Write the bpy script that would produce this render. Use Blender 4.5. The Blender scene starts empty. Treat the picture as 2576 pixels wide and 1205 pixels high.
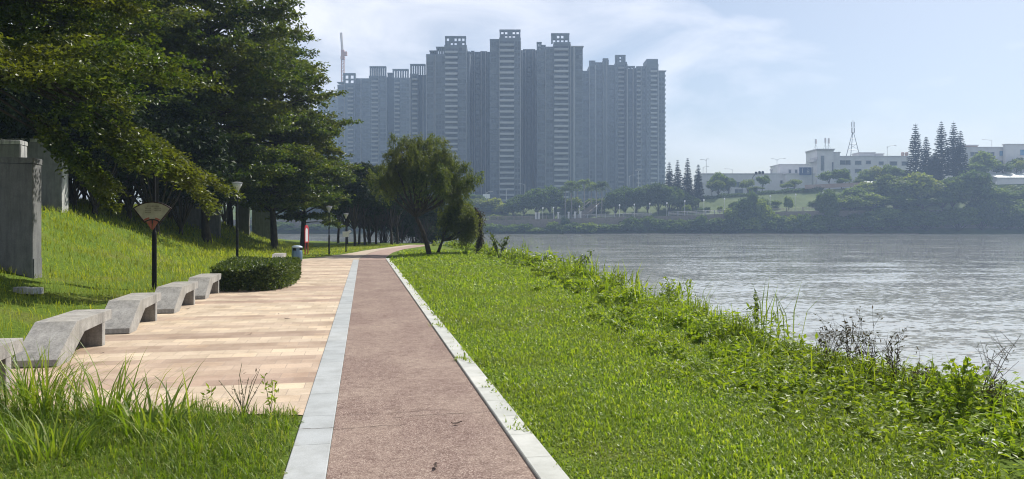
import bpy, math, random
import numpy as np
R = math.radians
rng = np.random.default_rng(11)
random.seed(5)
scn = bpy.context.scene
COL = scn.collection
F, CX, HY, CH = 1936.0, 1287.5, 571.3, 1.65      # focal length, centre, horizon (photo pixels), eye height
SLOPE = 0.1926                                   # the path heads this much to the left per metre
ANG = math.atan(SLOPE)
CA, SA = math.cos(ANG), math.sin(ANG)

def W(dx, dy, Y):
    return np.array([(dx-CX)/F*Y, Y, CH+(HY-dy)/F*Y])
def PX(dx, Y): return (dx-CX)/F*Y
def PZ(dy, Y): return CH+(HY-dy)/F*Y
def uv2w(u, v): return (u*CA - v*SA, u*SA + v*CA)

# ------------------------------------------------------------------ mesh builder
class MB:
    def __init__(s): s.v=[]; s.f=[]; s.m=[]; s.n=0
    def add(s, verts, faces, mat=0):
        verts=np.asarray(verts,dtype=np.float32).reshape(-1,3)
        s.v.append(verts)
        by={}
        for f in faces: by.setdefault(len(f),[]).append(f)
        for k,l in by.items(): s.f.append((np.asarray(l,dtype=np.int32)+s.n,mat))
        s.n+=len(verts); return s
    def addnp(s, verts, faces, mat=0):
        s.v.append(np.asarray(verts,dtype=np.float32)); s.f.append((np.asarray(faces,dtype=np.int32)+s.n,mat)); s.n+=len(verts); return s
    def box(s, x0,x1,y0,y1,z0,z1, mat=0):
        return s.add([(x0,y0,z0),(x1,y0,z0),(x1,y1,z0),(x0,y1,z0),(x0,y0,z1),(x1,y0,z1),(x1,y1,z1),(x0,y1,z1)],
              [(0,3,2,1),(4,5,6,7),(0,1,5,4),(1,2,6,5),(2,3,7,6),(3,0,4,7)],mat)
    def cbox(s, x0,x1,y0,y1,z0,z1, c=.012, mat=0):
        # box with all vertical and top edges chamfered
        a=[(x0+c,y0),(x1-c,y0),(x1,y0+c),(x1,y1-c),(x1-c,y1),(x0+c,y1),(x0,y1-c),(x0,y0+c)]
        cx,cy=(x0+x1)/2,(y0+y1)/2
        def inn(p): return (p[0]+(c if p[0]<cx else -c), p[1]+(c if p[1]<cy else -c))
        V=[(*p,z0) for p in a]+[(*p,z1-c) for p in a]+[(*inn(p),z1) for p in a]
        Fc=[(i,(i+1)%8,8+(i+1)%8,8+i) for i in range(8)]+[(8+i,8+(i+1)%8,16+(i+1)%8,16+i) for i in range(8)]
        Fc+= [tuple(range(16,24)), tuple(reversed(range(8)))]
        return s.add(V,Fc,mat)
    def tube(s, pts, rad, sides=6, mat=0, cap=True):
        pts=np.asarray(pts,dtype=float); n=len(pts); rad=np.broadcast_to(rad,(n,))
        V=[]; 
        d=np.gradient(pts,axis=0) if n>1 else np.array([[0,0,1.]])
        up=np.array([0.31,.22,.9]); 
        for i in range(n):
            t=d[i]/(np.linalg.norm(d[i])+1e-9)
            a=np.cross(t,up); 
            if np.linalg.norm(a)<.15: a=np.cross(t,[1,0,0])
            a/=np.linalg.norm(a); b=np.cross(t,a)
            an=np.arange(sides)*2*math.pi/sides
            V.append(pts[i]+rad[i]*(np.cos(an)[:,None]*a+np.sin(an)[:,None]*b))
        V=np.concatenate(V); Fc=[]
        for i in range(n-1):
            for k in range(sides):
                Fc.append((i*sides+k,(i+1)*sides+k,(i+1)*sides+(k+1)%sides,i*sides+(k+1)%sides))
        if cap: Fc+= [tuple(range(sides)), tuple(reversed(range((n-1)*sides,n*sides)))]
        return s.add(V,Fc,mat)
    def lathe(s, prof, sides=16, c=(0,0,0), mat=0):
        V=[];Fc=[];n=len(prof)
        for r,z in prof:
            for k in range(sides):
                a=2*math.pi*k/sides; V.append((c[0]+r*math.cos(a),c[1]+r*math.sin(a),c[2]+z))
        for i in range(n-1):
            for k in range(sides):
                Fc.append((i*sides+k,i*sides+(k+1)%sides,(i+1)*sides+(k+1)%sides,(i+1)*sides+k))
        Fc+= [tuple(reversed(range(sides))), tuple(range((n-1)*sides,n*sides))]
        return s.add(V,Fc,mat)
    def prism(s, poly, axis, a, b, mat=0):
        # polygon in two coordinates, extruded along axis ('x','y','z') from a to b
        n=len(poly)
        def P(p,t): return {'x':(t,p[0],p[1]),'y':(p[0],t,p[1]),'z':(p[0],p[1],t)}[axis]
        V=[P(p,a) for p in poly]+[P(p,b) for p in poly]
        Fc=[(i,(i+1)%n,n+(i+1)%n,n+i) for i in range(n)]+[tuple(reversed(range(n))),tuple(range(n,2*n))]
        return s.add(V,Fc,mat)
    def leaves(s, pos, nrm, dr, ln, wd, mat=0, fold=.18, simple=False):
        pos=np.asarray(pos,float); n=len(pos)
        nrm=nrm/(np.linalg.norm(nrm,axis=1,keepdims=True)+1e-9)
        dr=dr-nrm*(dr*nrm).sum(1,keepdims=True); dr/= (np.linalg.norm(dr,axis=1,keepdims=True)+1e-9)
        sd=np.cross(nrm,dr); ln=np.broadcast_to(ln,(n,))[:,None]; wd=np.broadcast_to(wd,(n,))[:,None]
        base=pos; tip=pos+dr*ln; mid=pos+dr*ln*.45
        L=mid+sd*wd*.5+nrm*wd*fold; Rr=mid-sd*wd*.5+nrm*wd*fold
        if simple:
            V=np.stack([base,L,tip,Rr],1).reshape(-1,3)
            Fq=np.arange(n)[:,None]*4+np.array([[0,3,2,1]])
            return s.addnp(V,Fq,mat)
        V=np.stack([base,L,tip,Rr,mid],1).reshape(-1,3)
        i=np.arange(n)[:,None]*5
        return s.addnp(V,np.concatenate([i+np.array([[0,4,2,1]]),i+np.array([[0,3,2,4]])]),mat)
    def blades(s, pos, ht, wd, lean, yaw, mat=0, curl=.55):
        n=len(pos); pos=np.asarray(pos,float)
        ht=np.broadcast_to(ht,(n,)); wd=np.broadcast_to(wd,(n,)); lean=np.broadcast_to(lean,(n,))
        d=np.stack([np.cos(yaw),np.sin(yaw),np.zeros(n)],1); sd=np.stack([-np.sin(yaw),np.cos(yaw),np.zeros(n)],1)
        z=np.array([0,0,1.])
        m=pos+d*(ht*np.sin(lean)*.45)[:,None]+z*(ht*np.cos(lean)*.58)[:,None]
        l2=lean*(1+curl)+curl*.5
        t=m+d*(ht*np.sin(l2)*.5)[:,None]+z*(ht*np.cos(l2)*.45)[:,None]
        w=(wd*.5)[:,None]
        V=np.stack([pos-sd*w*.6,pos+sd*w*.6,m+sd*w,m-sd*w,t],1).reshape(-1,3)
        i=np.arange(n)[:,None]*5
        s.v.append(V.astype(np.float32)); s.f.append(((i+np.array([[0,1,2,3]])).astype(np.int32)+s.n,mat)); s.f.append(((i+np.array([[3,2,4]])).astype(np.int32)+s.n,mat)); s.n+=len(V); return s
    def mesh(s, name, mats, smooth=False):
        me=bpy.data.meshes.new(name)
        V=np.concatenate(s.v) if s.v else np.zeros((0,3),np.float32)
        me.vertices.add(len(V)); me.vertices.foreach_set('co',V.ravel())
        nl=sum(f.size for f,_ in s.f); nf=sum(len(f) for f,_ in s.f)
        me.loops.add(nl); me.polygons.add(nf)
        me.loops.foreach_set('vertex_index',np.concatenate([f.ravel() for f,_ in s.f]))
        tot=np.concatenate([np.full(len(f),f.shape[1],np.int32) for f,_ in s.f])
        me.polygons.foreach_set('loop_start',np.concatenate([[0],np.cumsum(tot)[:-1]]).astype(np.int32))
        mi=np.concatenate([np.full(len(f),m,np.int32) for f,m in s.f])
        for m in (mats if isinstance(mats,(list,tuple)) else [mats]): me.materials.append(m)
        me.polygons.foreach_set('material_index',mi)
        me.update(calc_edges=True)
        me.polygons.foreach_set('use_smooth',np.full(nf,bool(smooth)))
        me.validate()
        return me
    def build(s, name, mats, parent=None, loc=None, rz=0, smooth=False):
        o=bpy.data.objects.new(name,s.mesh(name,mats,smooth)); COL.objects.link(o)
        if parent is not None: o.parent=parent
        if loc is not None: o.location=loc
        o.rotation_euler=(0,0,rz)
        return o

def tag(o,label=None,cat=None,group=None,kind=None):
    if label: o['label']=label
    if cat: o['category']=cat
    if group: o['group']=group
    if kind: o['kind']=kind
    return o
def thing(name,label,cat,loc=(0,0,0),rz=0,group=None):
    o=bpy.data.objects.new(name,None); COL.objects.link(o)
    o.empty_display_size=.1; o.location=tuple(float(c) for c in loc); o.rotation_euler=(0,0,rz)
    return tag(o,label,cat,group)
KIDS={}
def kids(o): return [c for c in bpy.data.objects if c.parent==o]
def dup(root,loc,rz=0,label=None,group=None,scale=1.0,tree=None):
    r=root.copy(); COL.objects.link(r); r.location=tuple(float(c) for c in loc); r.rotation_euler=(0,0,rz)
    r.scale=(scale,)*3 if not isinstance(scale,tuple) else scale
    if label: r['label']=label
    if group: r['group']=group
    if root.name not in KIDS: KIDS[root.name]=[(c,kids(c)) for c in kids(root)]
    for ch,gs in KIDS[root.name]:
        c=ch.copy(); COL.objects.link(c); c.parent=r
        for g in gs:
            d=g.copy(); COL.objects.link(d); d.parent=c
    return r

# ------------------------------------------------------------------ materials
def nodes(name):
    m=bpy.data.materials.new(name); m.use_nodes=True
    nt=m.node_tree; nt.nodes.clear()
    out=nt.nodes.new('ShaderNodeOutputMaterial')
    return m,nt,out
def N(nt,t,**kw):
    n=nt.nodes.new('ShaderNode'+t)
    for k,v in kw.items():
        if k in n.inputs: n.inputs[k].default_value=v
        else: setattr(n,k,v)
    return n
def ramp(nt,fac,stops):
    r=nt.nodes.new('ShaderNodeValToRGB'); e=r.color_ramp.elements
    while len(e)>1: e.remove(e[0])
    e[0].position=stops[0][0]; e[0].color=(*stops[0][1],1)
    for p,c in stops[1:]:
        x=e.new(p); x.color=(*c,1)
    nt.links.new(fac,r.inputs[0]); return r.outputs[0]
def mixc(nt,fac,a,b,mode='MIX'):
    m=nt.nodes.new('ShaderNodeMix'); m.data_type='RGBA'; m.blend_type=mode
    for sock,val in ((m.inputs[0],fac),(m.inputs[6],a),(m.inputs[7],b)):
        if hasattr(val,'is_linked'): nt.links.new(val,sock)
        elif isinstance(val,(int,float)): sock.default_value=val
        else: sock.default_value=(*val,1)
    return m.outputs[2]
def noise(nt,scale,detail=4,rough=.55,co=None,dist=0):
    n=N(nt,'TexNoise'); n.inputs['Scale'].default_value=scale; n.inputs['Detail'].default_value=detail
    n.inputs['Roughness'].default_value=rough; n.inputs['Distortion'].default_value=dist
    if co is not None: nt.links.new(co,n.inputs['Vector'])
    return n.outputs[0]
def coord(nt,scale=None,which='Object'):
    t=N(nt,'TexCoord').outputs[which]
    if scale is None: return t
    mp=N(nt,'Mapping'); mp.inputs['Scale'].default_value=scale; nt.links.new(t,mp.inputs[0]); return mp.outputs[0]
def bump(nt,h,strength=.3,dist=.01):
    b=N(nt,'Bump'); b.inputs['Strength'].default_value=strength; b.inputs['Distance'].default_value=dist
    nt.links.new(h,b.inputs['Height']); return b.outputs[0]
def surf(name,a,b=None,scale=4,rough=.8,detail=6,spec=.3,bmp=0,bscale=60,metal=0,co_scale=None,stops=(.35,.65),bdist=.01,mid=None):
    m,nt,out=nodes(name); p=N(nt,'BsdfPrincipled'); nt.links.new(p.outputs[0],out.inputs[0])
    p.inputs['Roughness'].default_value=rough; p.inputs['Specular IOR Level'].default_value=spec; p.inputs['Metallic'].default_value=metal
    c=coord(nt,co_scale)
    if b is None: p.inputs['Base Color'].default_value=(*a,1)
    else:
        f=noise(nt,scale,detail,.6,c)
        st=[(stops[0],a)]+([(sum(stops)/2,mid)] if mid else [])+[(stops[1],b)]
        nt.links.new(ramp(nt,f,st),p.inputs['Base Color'])
    if bmp: nt.links.new(bump(nt,noise(nt,bscale,4,.6,c),bmp,bdist),p.inputs['Normal'])
    return m
def leafmat(name,cols,trans=.35,rough=.42,spec=.4,tcol=None,big=.35,bigcols=None,vary=0):
    """leaf: colour differs from leaf to leaf; partly translucent"""
    m,nt,out=nodes(name)
    g=N(nt,'NewGeometry'); n=len(cols)
    c=ramp(nt,g.outputs['Random Per Island'],[(i/max(1,n-1),k) for i,k in enumerate(cols)])
    if bigcols:
        f=noise(nt,big,3,.6,coord(nt))
        c=mixc(nt,ramp(nt,f,[(.4,(0,0,0)),(.62,(1,1,1))]),c,mixc(nt,.75,c,bigcols))
    if vary:
        oi=N(nt,'ObjectInfo'); c=mixc(nt,1,c,ramp(nt,oi.outputs['Random'],[(0,(.62,.66,.75)),(.4,(.95,1,.95)),(.75,(1.2,1.15,.9)),(1,(1.5,1.35,.9))]),'MULTIPLY')
    p=N(nt,'BsdfPrincipled'); p.inputs['Roughness'].default_value=rough; p.inputs['Specular IOR Level'].default_value=spec
    nt.links.new(c,p.inputs['Base Color'])
    t=N(nt,'BsdfTranslucent'); nt.links.new(mixc(nt,1.0,c,tcol or (1.5,1.35,.55),'MULTIPLY'),t.inputs['Color'])
    mx=N(nt,'MixShader'); mx.inputs[0].default_value=trans
    nt.links.new(p.outputs[0],mx.inputs[1]); nt.links.new(t.outputs[0],mx.inputs[2]); nt.links.new(mx.outputs[0],out.inputs[0])
    return m

M={}
M['bark']=surf('bark',(.028,.022,.016),(.075,.06,.045),scale=9,rough=.95,bmp=.6,bscale=25,co_scale=(1,1,.3))
M['leaf_dark']=leafmat('leaf_dark',[(.018,.042,.010),(.035,.070,.014),(.064,.106,.019),(.105,.145,.027)],trans=.44,rough=.4,spec=.42,bigcols=(.10,.115,.02),tcol=(1.75,1.6,.45))
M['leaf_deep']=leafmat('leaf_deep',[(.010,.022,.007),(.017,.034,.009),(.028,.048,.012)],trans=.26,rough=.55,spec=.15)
M['leaf_willow']=leafmat('leaf_willow',[(.036,.062,.014),(.060,.095,.018),(.098,.135,.028),(.15,.18,.05)],trans=.46,rough=.5,spec=.25,bigcols=(.115,.13,.03),tcol=(1.5,1.45,.5))
M['leaf_far']=leafmat('leaf_far',[(.06,.105,.02),(.085,.14,.025),(.11,.17,.035),(.14,.20,.045)],trans=.5,rough=.6,spec=.2,vary=1)
M['leaf_far_dark']=leafmat('leaf_far_dark',[(.035,.068,.018),(.055,.098,.024),(.08,.13,.032)],trans=.45,rough=.6,spec=.2,vary=1)
M['leaf_pale']=leafmat('leaf_pale',[(.09,.14,.025),(.13,.18,.035),(.17,.21,.05)],trans=.45,rough=.6,spec=.2,vary=1)
M['leaf_pine']=leafmat('leaf_pine',[(.010,.022,.012),(.016,.030,.016)],trans=.1,rough=.7,spec=.2)
M['lawn']=leafmat('lawn',[(.105,.175,.018),(.165,.255,.026),(.25,.345,.04),(.38,.43,.09)],trans=.5,rough=.42,spec=.3,big=.5,bigcols=(.19,.25,.035),tcol=(1.42,1.42,.44))
M['tall_grass']=leafmat('tall_grass',[(.075,.125,.016),(.11,.18,.022),(.165,.25,.03),(.24,.31,.055),(.34,.34,.13)],trans=.5,rough=.42,spec=.3,big=.8,bigcols=(.12,.19,.02),tcol=(1.4,1.4,.4))
M['slope_grass']=leafmat('slope_grass',[(.18,.25,.025),(.25,.33,.035),(.33,.40,.055),(.42,.44,.11)],trans=.52,rough=.5,spec=.25,big=.35,bigcols=(.19,.22,.03),tcol=(1.45,1.35,.4))
M['weed']=leafmat('weed',[(.11,.175,.016),(.17,.26,.024),(.24,.34,.035),(.32,.39,.06)],trans=.48,rough=.45,spec=.3,big=.6,bigcols=(.14,.19,.025),tcol=(1.45,1.4,.4))
M['weed_dry']=leafmat('weed_dry',[(.05,.04,.028),(.085,.065,.045),(.06,.055,.035),(.05,.065,.025)],trans=.25,rough=.7)
M['hedge_leaf']=leafmat('hedge_leaf',[(.03,.058,.012),(.052,.088,.016),(.085,.13,.024),(.125,.165,.04)],trans=.38,rough=.4,spec=.45)
M['stem_green']=surf('stem_green',(.06,.09,.025),(.1,.11,.04),rough=.7)
M['stem_dry']=surf('stem_dry',(.06,.045,.035),(.11,.085,.065),rough=.85)

def ground_mat():
    m,nt,out=nodes('turf_soil'); p=N(nt,'BsdfPrincipled'); nt.links.new(p.outputs[0],out.inputs[0]); p.inputs['Roughness'].default_value=.95; p.inputs['Specular IOR Level'].default_value=.1
    c=coord(nt)
    a=ramp(nt,noise(nt,.5,6,.65,c),[(.35,(.125,.20,.028)),(.5,(.15,.225,.032)),(.66,(.20,.22,.06))])
    b=ramp(nt,noise(nt,18,5,.7,c),[(.3,(.35,.35,.3)),(.7,(1.1,1.1,1.0))])
    nt.links.new(mixc(nt,1,a,b,'MULTIPLY'),p.inputs['Base Color'])
    nt.links.new(bump(nt,noise(nt,14,6,.7,c),.9,.06),p.inputs['Normal'])
    return m
M['ground']=ground_mat()
M['far_ground']=surf('far_ground',(.045,.075,.018),(.10,.135,.035),scale=.12,rough=.95,detail=9,bmp=.5,bscale=.6,bdist=.3)

def paver_mat():
    m,nt,out=nodes('plaza_pavers'); p=N(nt,'BsdfPrincipled'); nt.links.new(p.outputs[0],out.inputs[0])
    p.inputs['Roughness'].default_value=.8; p.inputs['Specular IOR Level'].default_value=.25
    c=coord(nt)
    br=N(nt,'TexBrick',offset=.5,offset_frequency=2); br.inputs['Scale'].default_value=1
    br.inputs['Brick Width'].default_value=.30; br.inputs['Row Height'].default_value=.30; br.inputs['Mortar Size'].default_value=.0045
    br.inputs['Color1'].default_value=(0,0,0,1); br.inputs['Color2'].default_value=(1,1,1,1); br.inputs['Mortar'].default_value=(.5,.5,.5,1)
    nt.links.new(c,br.inputs['Vector'])
    sp=N(nt,'SeparateXYZ'); nt.links.new(c,sp.inputs[0])
    wob=noise(nt,.35,2,.5,c)
    dv=N(nt,'Math',operation='DIVIDE'); nt.links.new(sp.outputs[1],dv.inputs[0]); dv.inputs[1].default_value=.60
    fl=N(nt,'Math',operation='FLOOR'); nt.links.new(dv.outputs[0],fl.inputs[0])
    wn=N(nt,'TexWhiteNoise',noise_dimensions='1D'); nt.links.new(fl.outputs[0],wn.inputs['W'])
    row=ramp(nt,wn.outputs[0],[(0,(.38,.285,.215)),(.25,(.58,.48,.355)),(.5,(.37,.265,.205)),(.72,(.64,.54,.40)),(1,(.45,.335,.255))])
    dv2=N(nt,'Math',operation='DIVIDE'); nt.links.new(sp.outputs[1],dv2.inputs[0]); dv2.inputs[1].default_value=.30
    fl2=N(nt,'Math',operation='FLOOR'); nt.links.new(dv2.outputs[0],fl2.inputs[0]); wn2=N(nt,'TexWhiteNoise',noise_dimensions='1D'); nt.links.new(fl2.outputs[0],wn2.inputs['W'])
    row=mixc(nt,1,row,ramp(nt,wn2.outputs[0],[(0,(.93,.92,.92)),(.5,(1,1,1)),(1,(1.05,1.05,1.04))]),'MULTIPLY')
    row=mixc(nt,.9,(.44,.38,.31),row)
    tile=ramp(nt,br.outputs[0],[(0,(.86,.84,.82)),(.5,(1,1,1)),(1,(1.12,1.1,1.05))])
    col=mixc(nt,1,row,tile,'MULTIPLY')
    st=ramp(nt,noise(nt,1.3,7,.65,c),[(.32,(.74,.71,.68)),(.55,(1,1,1)),(.75,(1.08,1.07,1.05))])
    col=mixc(nt,1,col,st,'MULTIPLY')
    fine=ramp(nt,noise(nt,55,5,.7,c),[(.3,(.85,.85,.85)),(.7,(1.1,1.1,1.1))])
    col=mixc(nt,1,col,fine,'MULTIPLY')
    mo=N(nt,'Math',operation='MULTIPLY'); nt.links.new(br.outputs['Fac'],mo.inputs[0]); mo.inputs[1].default_value=.85
    col=mixc(nt,mo.outputs[0],col,(.30,.24,.19))
    nt.links.new(col,p.inputs['Base Color'])
    nt.links.new(bump(nt,noise(nt,90,4,.6,c),.25,.004),p.inputs['Normal'])
    return m
M['pavers']=paver_mat()
def red_mat():
    m,nt,out=nodes('red_track'); p=N(nt,'BsdfPrincipled'); nt.links.new(p.outputs[0],out.inputs[0])
    p.inputs['Roughness'].default_value=.9; p.inputs['Specular IOR Level'].default_value=.2
    c=coord(nt)
    v=N(nt,'TexVoronoi'); v.inputs['Scale'].default_value=115; nt.links.new(c,v.inputs['Vector'])
    g=ramp(nt,v.outputs['Color'],[(0,(.078,.050,.042)),(.4,(.180,.122,.102)),(.8,(.29,.220,.184)),(1,(.44,.365,.31))])
    cm=coord(nt,(1.0,.55,1))
    worn_or_lit=ramp(nt,noise(nt,1.1,7,.65,cm),[(.42,(0,0,0)),(.68,(.75,.75,.75))])
    col=mixc(nt,worn_or_lit,g,mixc(nt,.5,g,(.42,.34,.27)))
    dk=ramp(nt,noise(nt,9,6,.75,c),[(.28,(.6,.55,.55)),(.5,(1,1,1)),(.75,(1.18,1.2,1.2))])
    col=mixc(nt,1,col,dk,'MULTIPLY')
    nt.links.new(col,p.inputs['Base Color'])
    nt.links.new(bump(nt,v.outputs['Distance'],.5,.006),p.inputs['Normal'])
    return m
M['red']=red_mat()
def kerb_mat(name,c1,c2,length,ph=0):
    m,nt,out=nodes(name); p=N(nt,'BsdfPrincipled'); nt.links.new(p.outputs[0],out.inputs[0])
    p.inputs['Roughness'].default_value=.75; p.inputs['Specular IOR Level'].default_value=.3
    c=coord(nt); mp=N(nt,'Mapping'); mp.inputs['Location'].default_value=(5,ph,0); nt.links.new(c,mp.inputs[0])
    br=N(nt,'TexBrick',offset=0); br.inputs['Scale'].default_value=1; br.inputs['Brick Width'].default_value=30; br.inputs['Row Height'].default_value=length; br.inputs['Mortar Size'].default_value=.004
    br.inputs['Color1'].default_value=(*c1,1); br.inputs['Color2'].default_value=(*c2,1); br.inputs['Mortar'].default_value=(c1[0]*.45,c1[1]*.45,c1[2]*.42,1); br.inputs['Bias'].default_value=0
    nt.links.new(mp.outputs[0],br.inputs['Vector'])
    st=ramp(nt,noise(nt,3,7,.7,c),[(.3,(.78,.78,.76)),(.6,(1.04,1.04,1.04))])
    col=mixc(nt,1,br.outputs[0],st,'MULTIPLY')
    fi=ramp(nt,noise(nt,130,3,.7,c),[(.3,(.88,.88,.88)),(.7,(1.08,1.08,1.08))])
    nt.links.new(mixc(nt,1,col,fi,'MULTIPLY'),p.inputs['Base Color'])
    nt.links.new(bump(nt,noise(nt,80,4,.6,c),.2,.004),p.inputs['Normal'])
    return m
M['kerb_grey']=kerb_mat('kerb_grey',(.34,.36,.365),(.40,.415,.415),.9,.35)
M['kerb_white']=kerb_mat('kerb_white',(.42,.43,.40),(.50,.50,.46),.6,.1)
M['far_track']=surf('far_track',(.27,.185,.155),(.38,.28,.235),scale=2.5,rough=.9,bmp=.2)
M['far_path']=surf('far_path',(.36,.29,.225),(.48,.40,.31),scale=1.5,rough=.9,bmp=.2)
M['joint']=surf('joint',(.07,.05,.04),(.13,.1,.085),scale=20,rough=.95)
def concrete(name,a,b,streak=.5,moss=None):
    m,nt,out=nodes(name); p=N(nt,'BsdfPrincipled'); nt.links.new(p.outputs[0],out.inputs[0]); p.inputs['Roughness'].default_value=.9; p.inputs['Specular IOR Level'].default_value=.2
    c=coord(nt); col=ramp(nt,noise(nt,3.5,8,.68,c),[(.3,a),(.7,b)])
    st=ramp(nt,noise(nt,3,6,.7,coord(nt,(3,3,.35))),[(.35,(1-streak,1-streak,1-streak*.95)),(.58,(1,1,1))])
    col=mixc(nt,1,col,st,'MULTIPLY')
    sp=ramp(nt,noise(nt,45,4,.7,c),[(.3,(.75,.75,.75)),(.62,(1.05,1.05,1.05))]); col=mixc(nt,1,col,sp,'MULTIPLY')
    if moss:
        col=mixc(nt,ramp(nt,noise(nt,1.2,6,.7,c),[(.5,(0,0,0)),(.72,(.7,.7,.7))]),col,moss)
    nt.links.new(col,p.inputs['Base Color']); nt.links.new(bump(nt,noise(nt,40,6,.7,c),.45,.008),p.inputs['Normal'])
    return m
M['bench']=concrete('bench_concrete',(.28,.268,.243),(.50,.48,.44),.34,(.25,.235,.20))
M['bench_shade']=concrete('bench_shade',(.10,.085,.065),(.19,.165,.135),.4)  # dark brown stands in for the shade inside the bench opening
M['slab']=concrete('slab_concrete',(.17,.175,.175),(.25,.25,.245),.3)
M['slab_worn_or_lit']=concrete('slab_worn_or_lit',(.44,.44,.42),(.60,.60,.57),.62)  # worn streaks, with sunlight painted into the pale slab end
M['wall_far']=concrete('embankment_concrete',(.19,.165,.14),(.30,.265,.225),.4,(.08,.09,.04))
M['black_metal']=surf('black_metal',(.006,.006,.007),(.011,.011,.012),scale=8,rough=.6,spec=.2)
M['grey_metal']=surf('grey_metal',(.25,.26,.27),(.33,.34,.35),scale=5,rough=.5,metal=.3)
M['light_metal']=surf('light_metal',(.5,.51,.52),(.6,.6,.6),scale=5,rough=.5)
M['lampglass']=surf('frosted_lamp_glass',(.42,.43,.42),(.55,.56,.55),scale=6,rough=.35,spec=.5)
M['cream']=surf('sign_cream',(.40,.37,.30),(.55,.51,.43),scale=7,rough=.6,detail=7)
M['sign_dark']=surf('sign_dark_border',(.03,.014,.012),(.05,.022,.02),scale=8,rough=.5)
M['sign_red']=surf('sign_red',(.34,.085,.06),(.46,.16,.11),scale=8,rough=.5)
M['sign_ink']=surf('sign_ink',(.07,.05,.04),(.1,.075,.06),rough=.7)
M['red_paint']=surf('red_paint',(.52,.03,.045),(.60,.045,.06),scale=3,rough=.4,spec=.5)
M['white_board']=surf('white_board',(.72,.72,.75),(.8,.8,.82),scale=3,rough=.4)
M['bin_blue']=surf('bin_blue',(.075,.15,.24),(.13,.22,.32),scale=4,rough=.45,spec=.5,co_scale=(3,3,.6))
M['bin_lid']=surf('bin_lid',(.33,.42,.5),(.45,.53,.6),scale=4,rough=.4,spec=.5)
M['dark_hole']=surf('dark_hole',(.015,.015,.016),rough=.9)
M['plastic']=surf('plastic_bag',(.55,.58,.56),(.75,.77,.75),scale=9,rough=.3,spec=.5)
M['dead_leaf']=surf('dead_leaf',(.03,.02,.016),(.08,.05,.035),scale=30,rough=.9)
M['sand']=surf('shore_sand',(.33,.29,.22),(.48,.43,.34),scale=.4,rough=.9,detail=8)
def towermat(name,a,b,rough=.7,spec=.3):
    m,nt,out=nodes(name); p=N(nt,'BsdfPrincipled'); nt.links.new(p.outputs[0],out.inputs[0]); p.inputs['Roughness'].default_value=rough; p.inputs['Specular IOR Level'].default_value=spec
    g=N(nt,'NewGeometry'); oi=N(nt,'ObjectInfo'); f=noise(nt,.12,5,.7,coord(nt))
    mx=N(nt,'Math',operation='MULTIPLY_ADD'); ad=N(nt,'Math',operation='ADD'); nt.links.new(g.outputs['Random Per Island'],ad.inputs[0]); nt.links.new(oi.outputs['Random'],ad.inputs[1]); fr=N(nt,'Math',operation='FRACT'); nt.links.new(ad.outputs[0],fr.inputs[0])
    nt.links.new(fr.outputs[0],mx.inputs[0]); mx.inputs[1].default_value=.6
    m2=N(nt,'Math',operation='MULTIPLY'); nt.links.new(f,m2.inputs[0]); m2.inputs[1].default_value=.4; nt.links.new(m2.outputs[0],mx.inputs[2])
    nt.links.new(ramp(nt,mx.outputs[0],[(0.1,a),(.9,b)]),p.inputs['Base Color']); return m
M['tower_wall']=towermat('tower_wall',(.105,.13,.15),(.15,.175,.19))
M['tower_warm']=towermat('tower_warm',(.24,.245,.24),(.31,.31,.30))
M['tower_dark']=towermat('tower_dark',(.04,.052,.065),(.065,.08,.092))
M['tower_light']=towermat('tower_light',(.26,.28,.285),(.42,.43,.43))
M['tower_glass']=towermat('tower_glass',(.02,.03,.038),(.13,.15,.16),.25,.5)
M['tower_green']=towermat('tower_net',(.10,.17,.14),(.16,.24,.2))
M['bld_white']=surf('painted_render',(.56,.56,.57),(.66,.66,.66),scale=.25,rough=.85,detail=8)
M['bld_trim']=surf('painted_trim',(.45,.45,.46),(.52,.52,.52),scale=.5,rough=.8)
M['bld_glass']=towermat('window_glass',(.05,.065,.075),(.14,.17,.19),.2,.5)
M['bld_blue']=surf('blue_glass',(.07,.20,.36),(.16,.33,.5),scale=.3,rough=.25,spec=.5)
M['blue_sign']=surf('blue_sign',(.02,.055,.15),(.03,.075,.19),scale=.4,rough=.5)
M['pinkwall']=surf('pink_earth',(.33,.24,.20),(.44,.34,.29),scale=.3,rough=.9)
M['roofpale']=surf('pale_roof',(.45,.5,.47),(.58,.62,.6),scale=.3,rough=.5)
M['crane_red']=surf('crane_red',(.50,.30,.24),(.58,.36,.30),rough=.6)
M['crane_white']=surf('crane_white',(.6,.55,.5),rough=.6)
M['car_white']=surf('car_white',(.75,.76,.78),rough=.25,spec=.6)
M['car_silver']=surf('car_silver',(.42,.45,.48),rough=.25,spec=.6)
M['tyre']=surf('tyre',(.02,.02,.02),rough=.9)
M['car_glass']=surf('car_glass',(.02,.025,.03),rough=.1,spec=.6)
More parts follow.
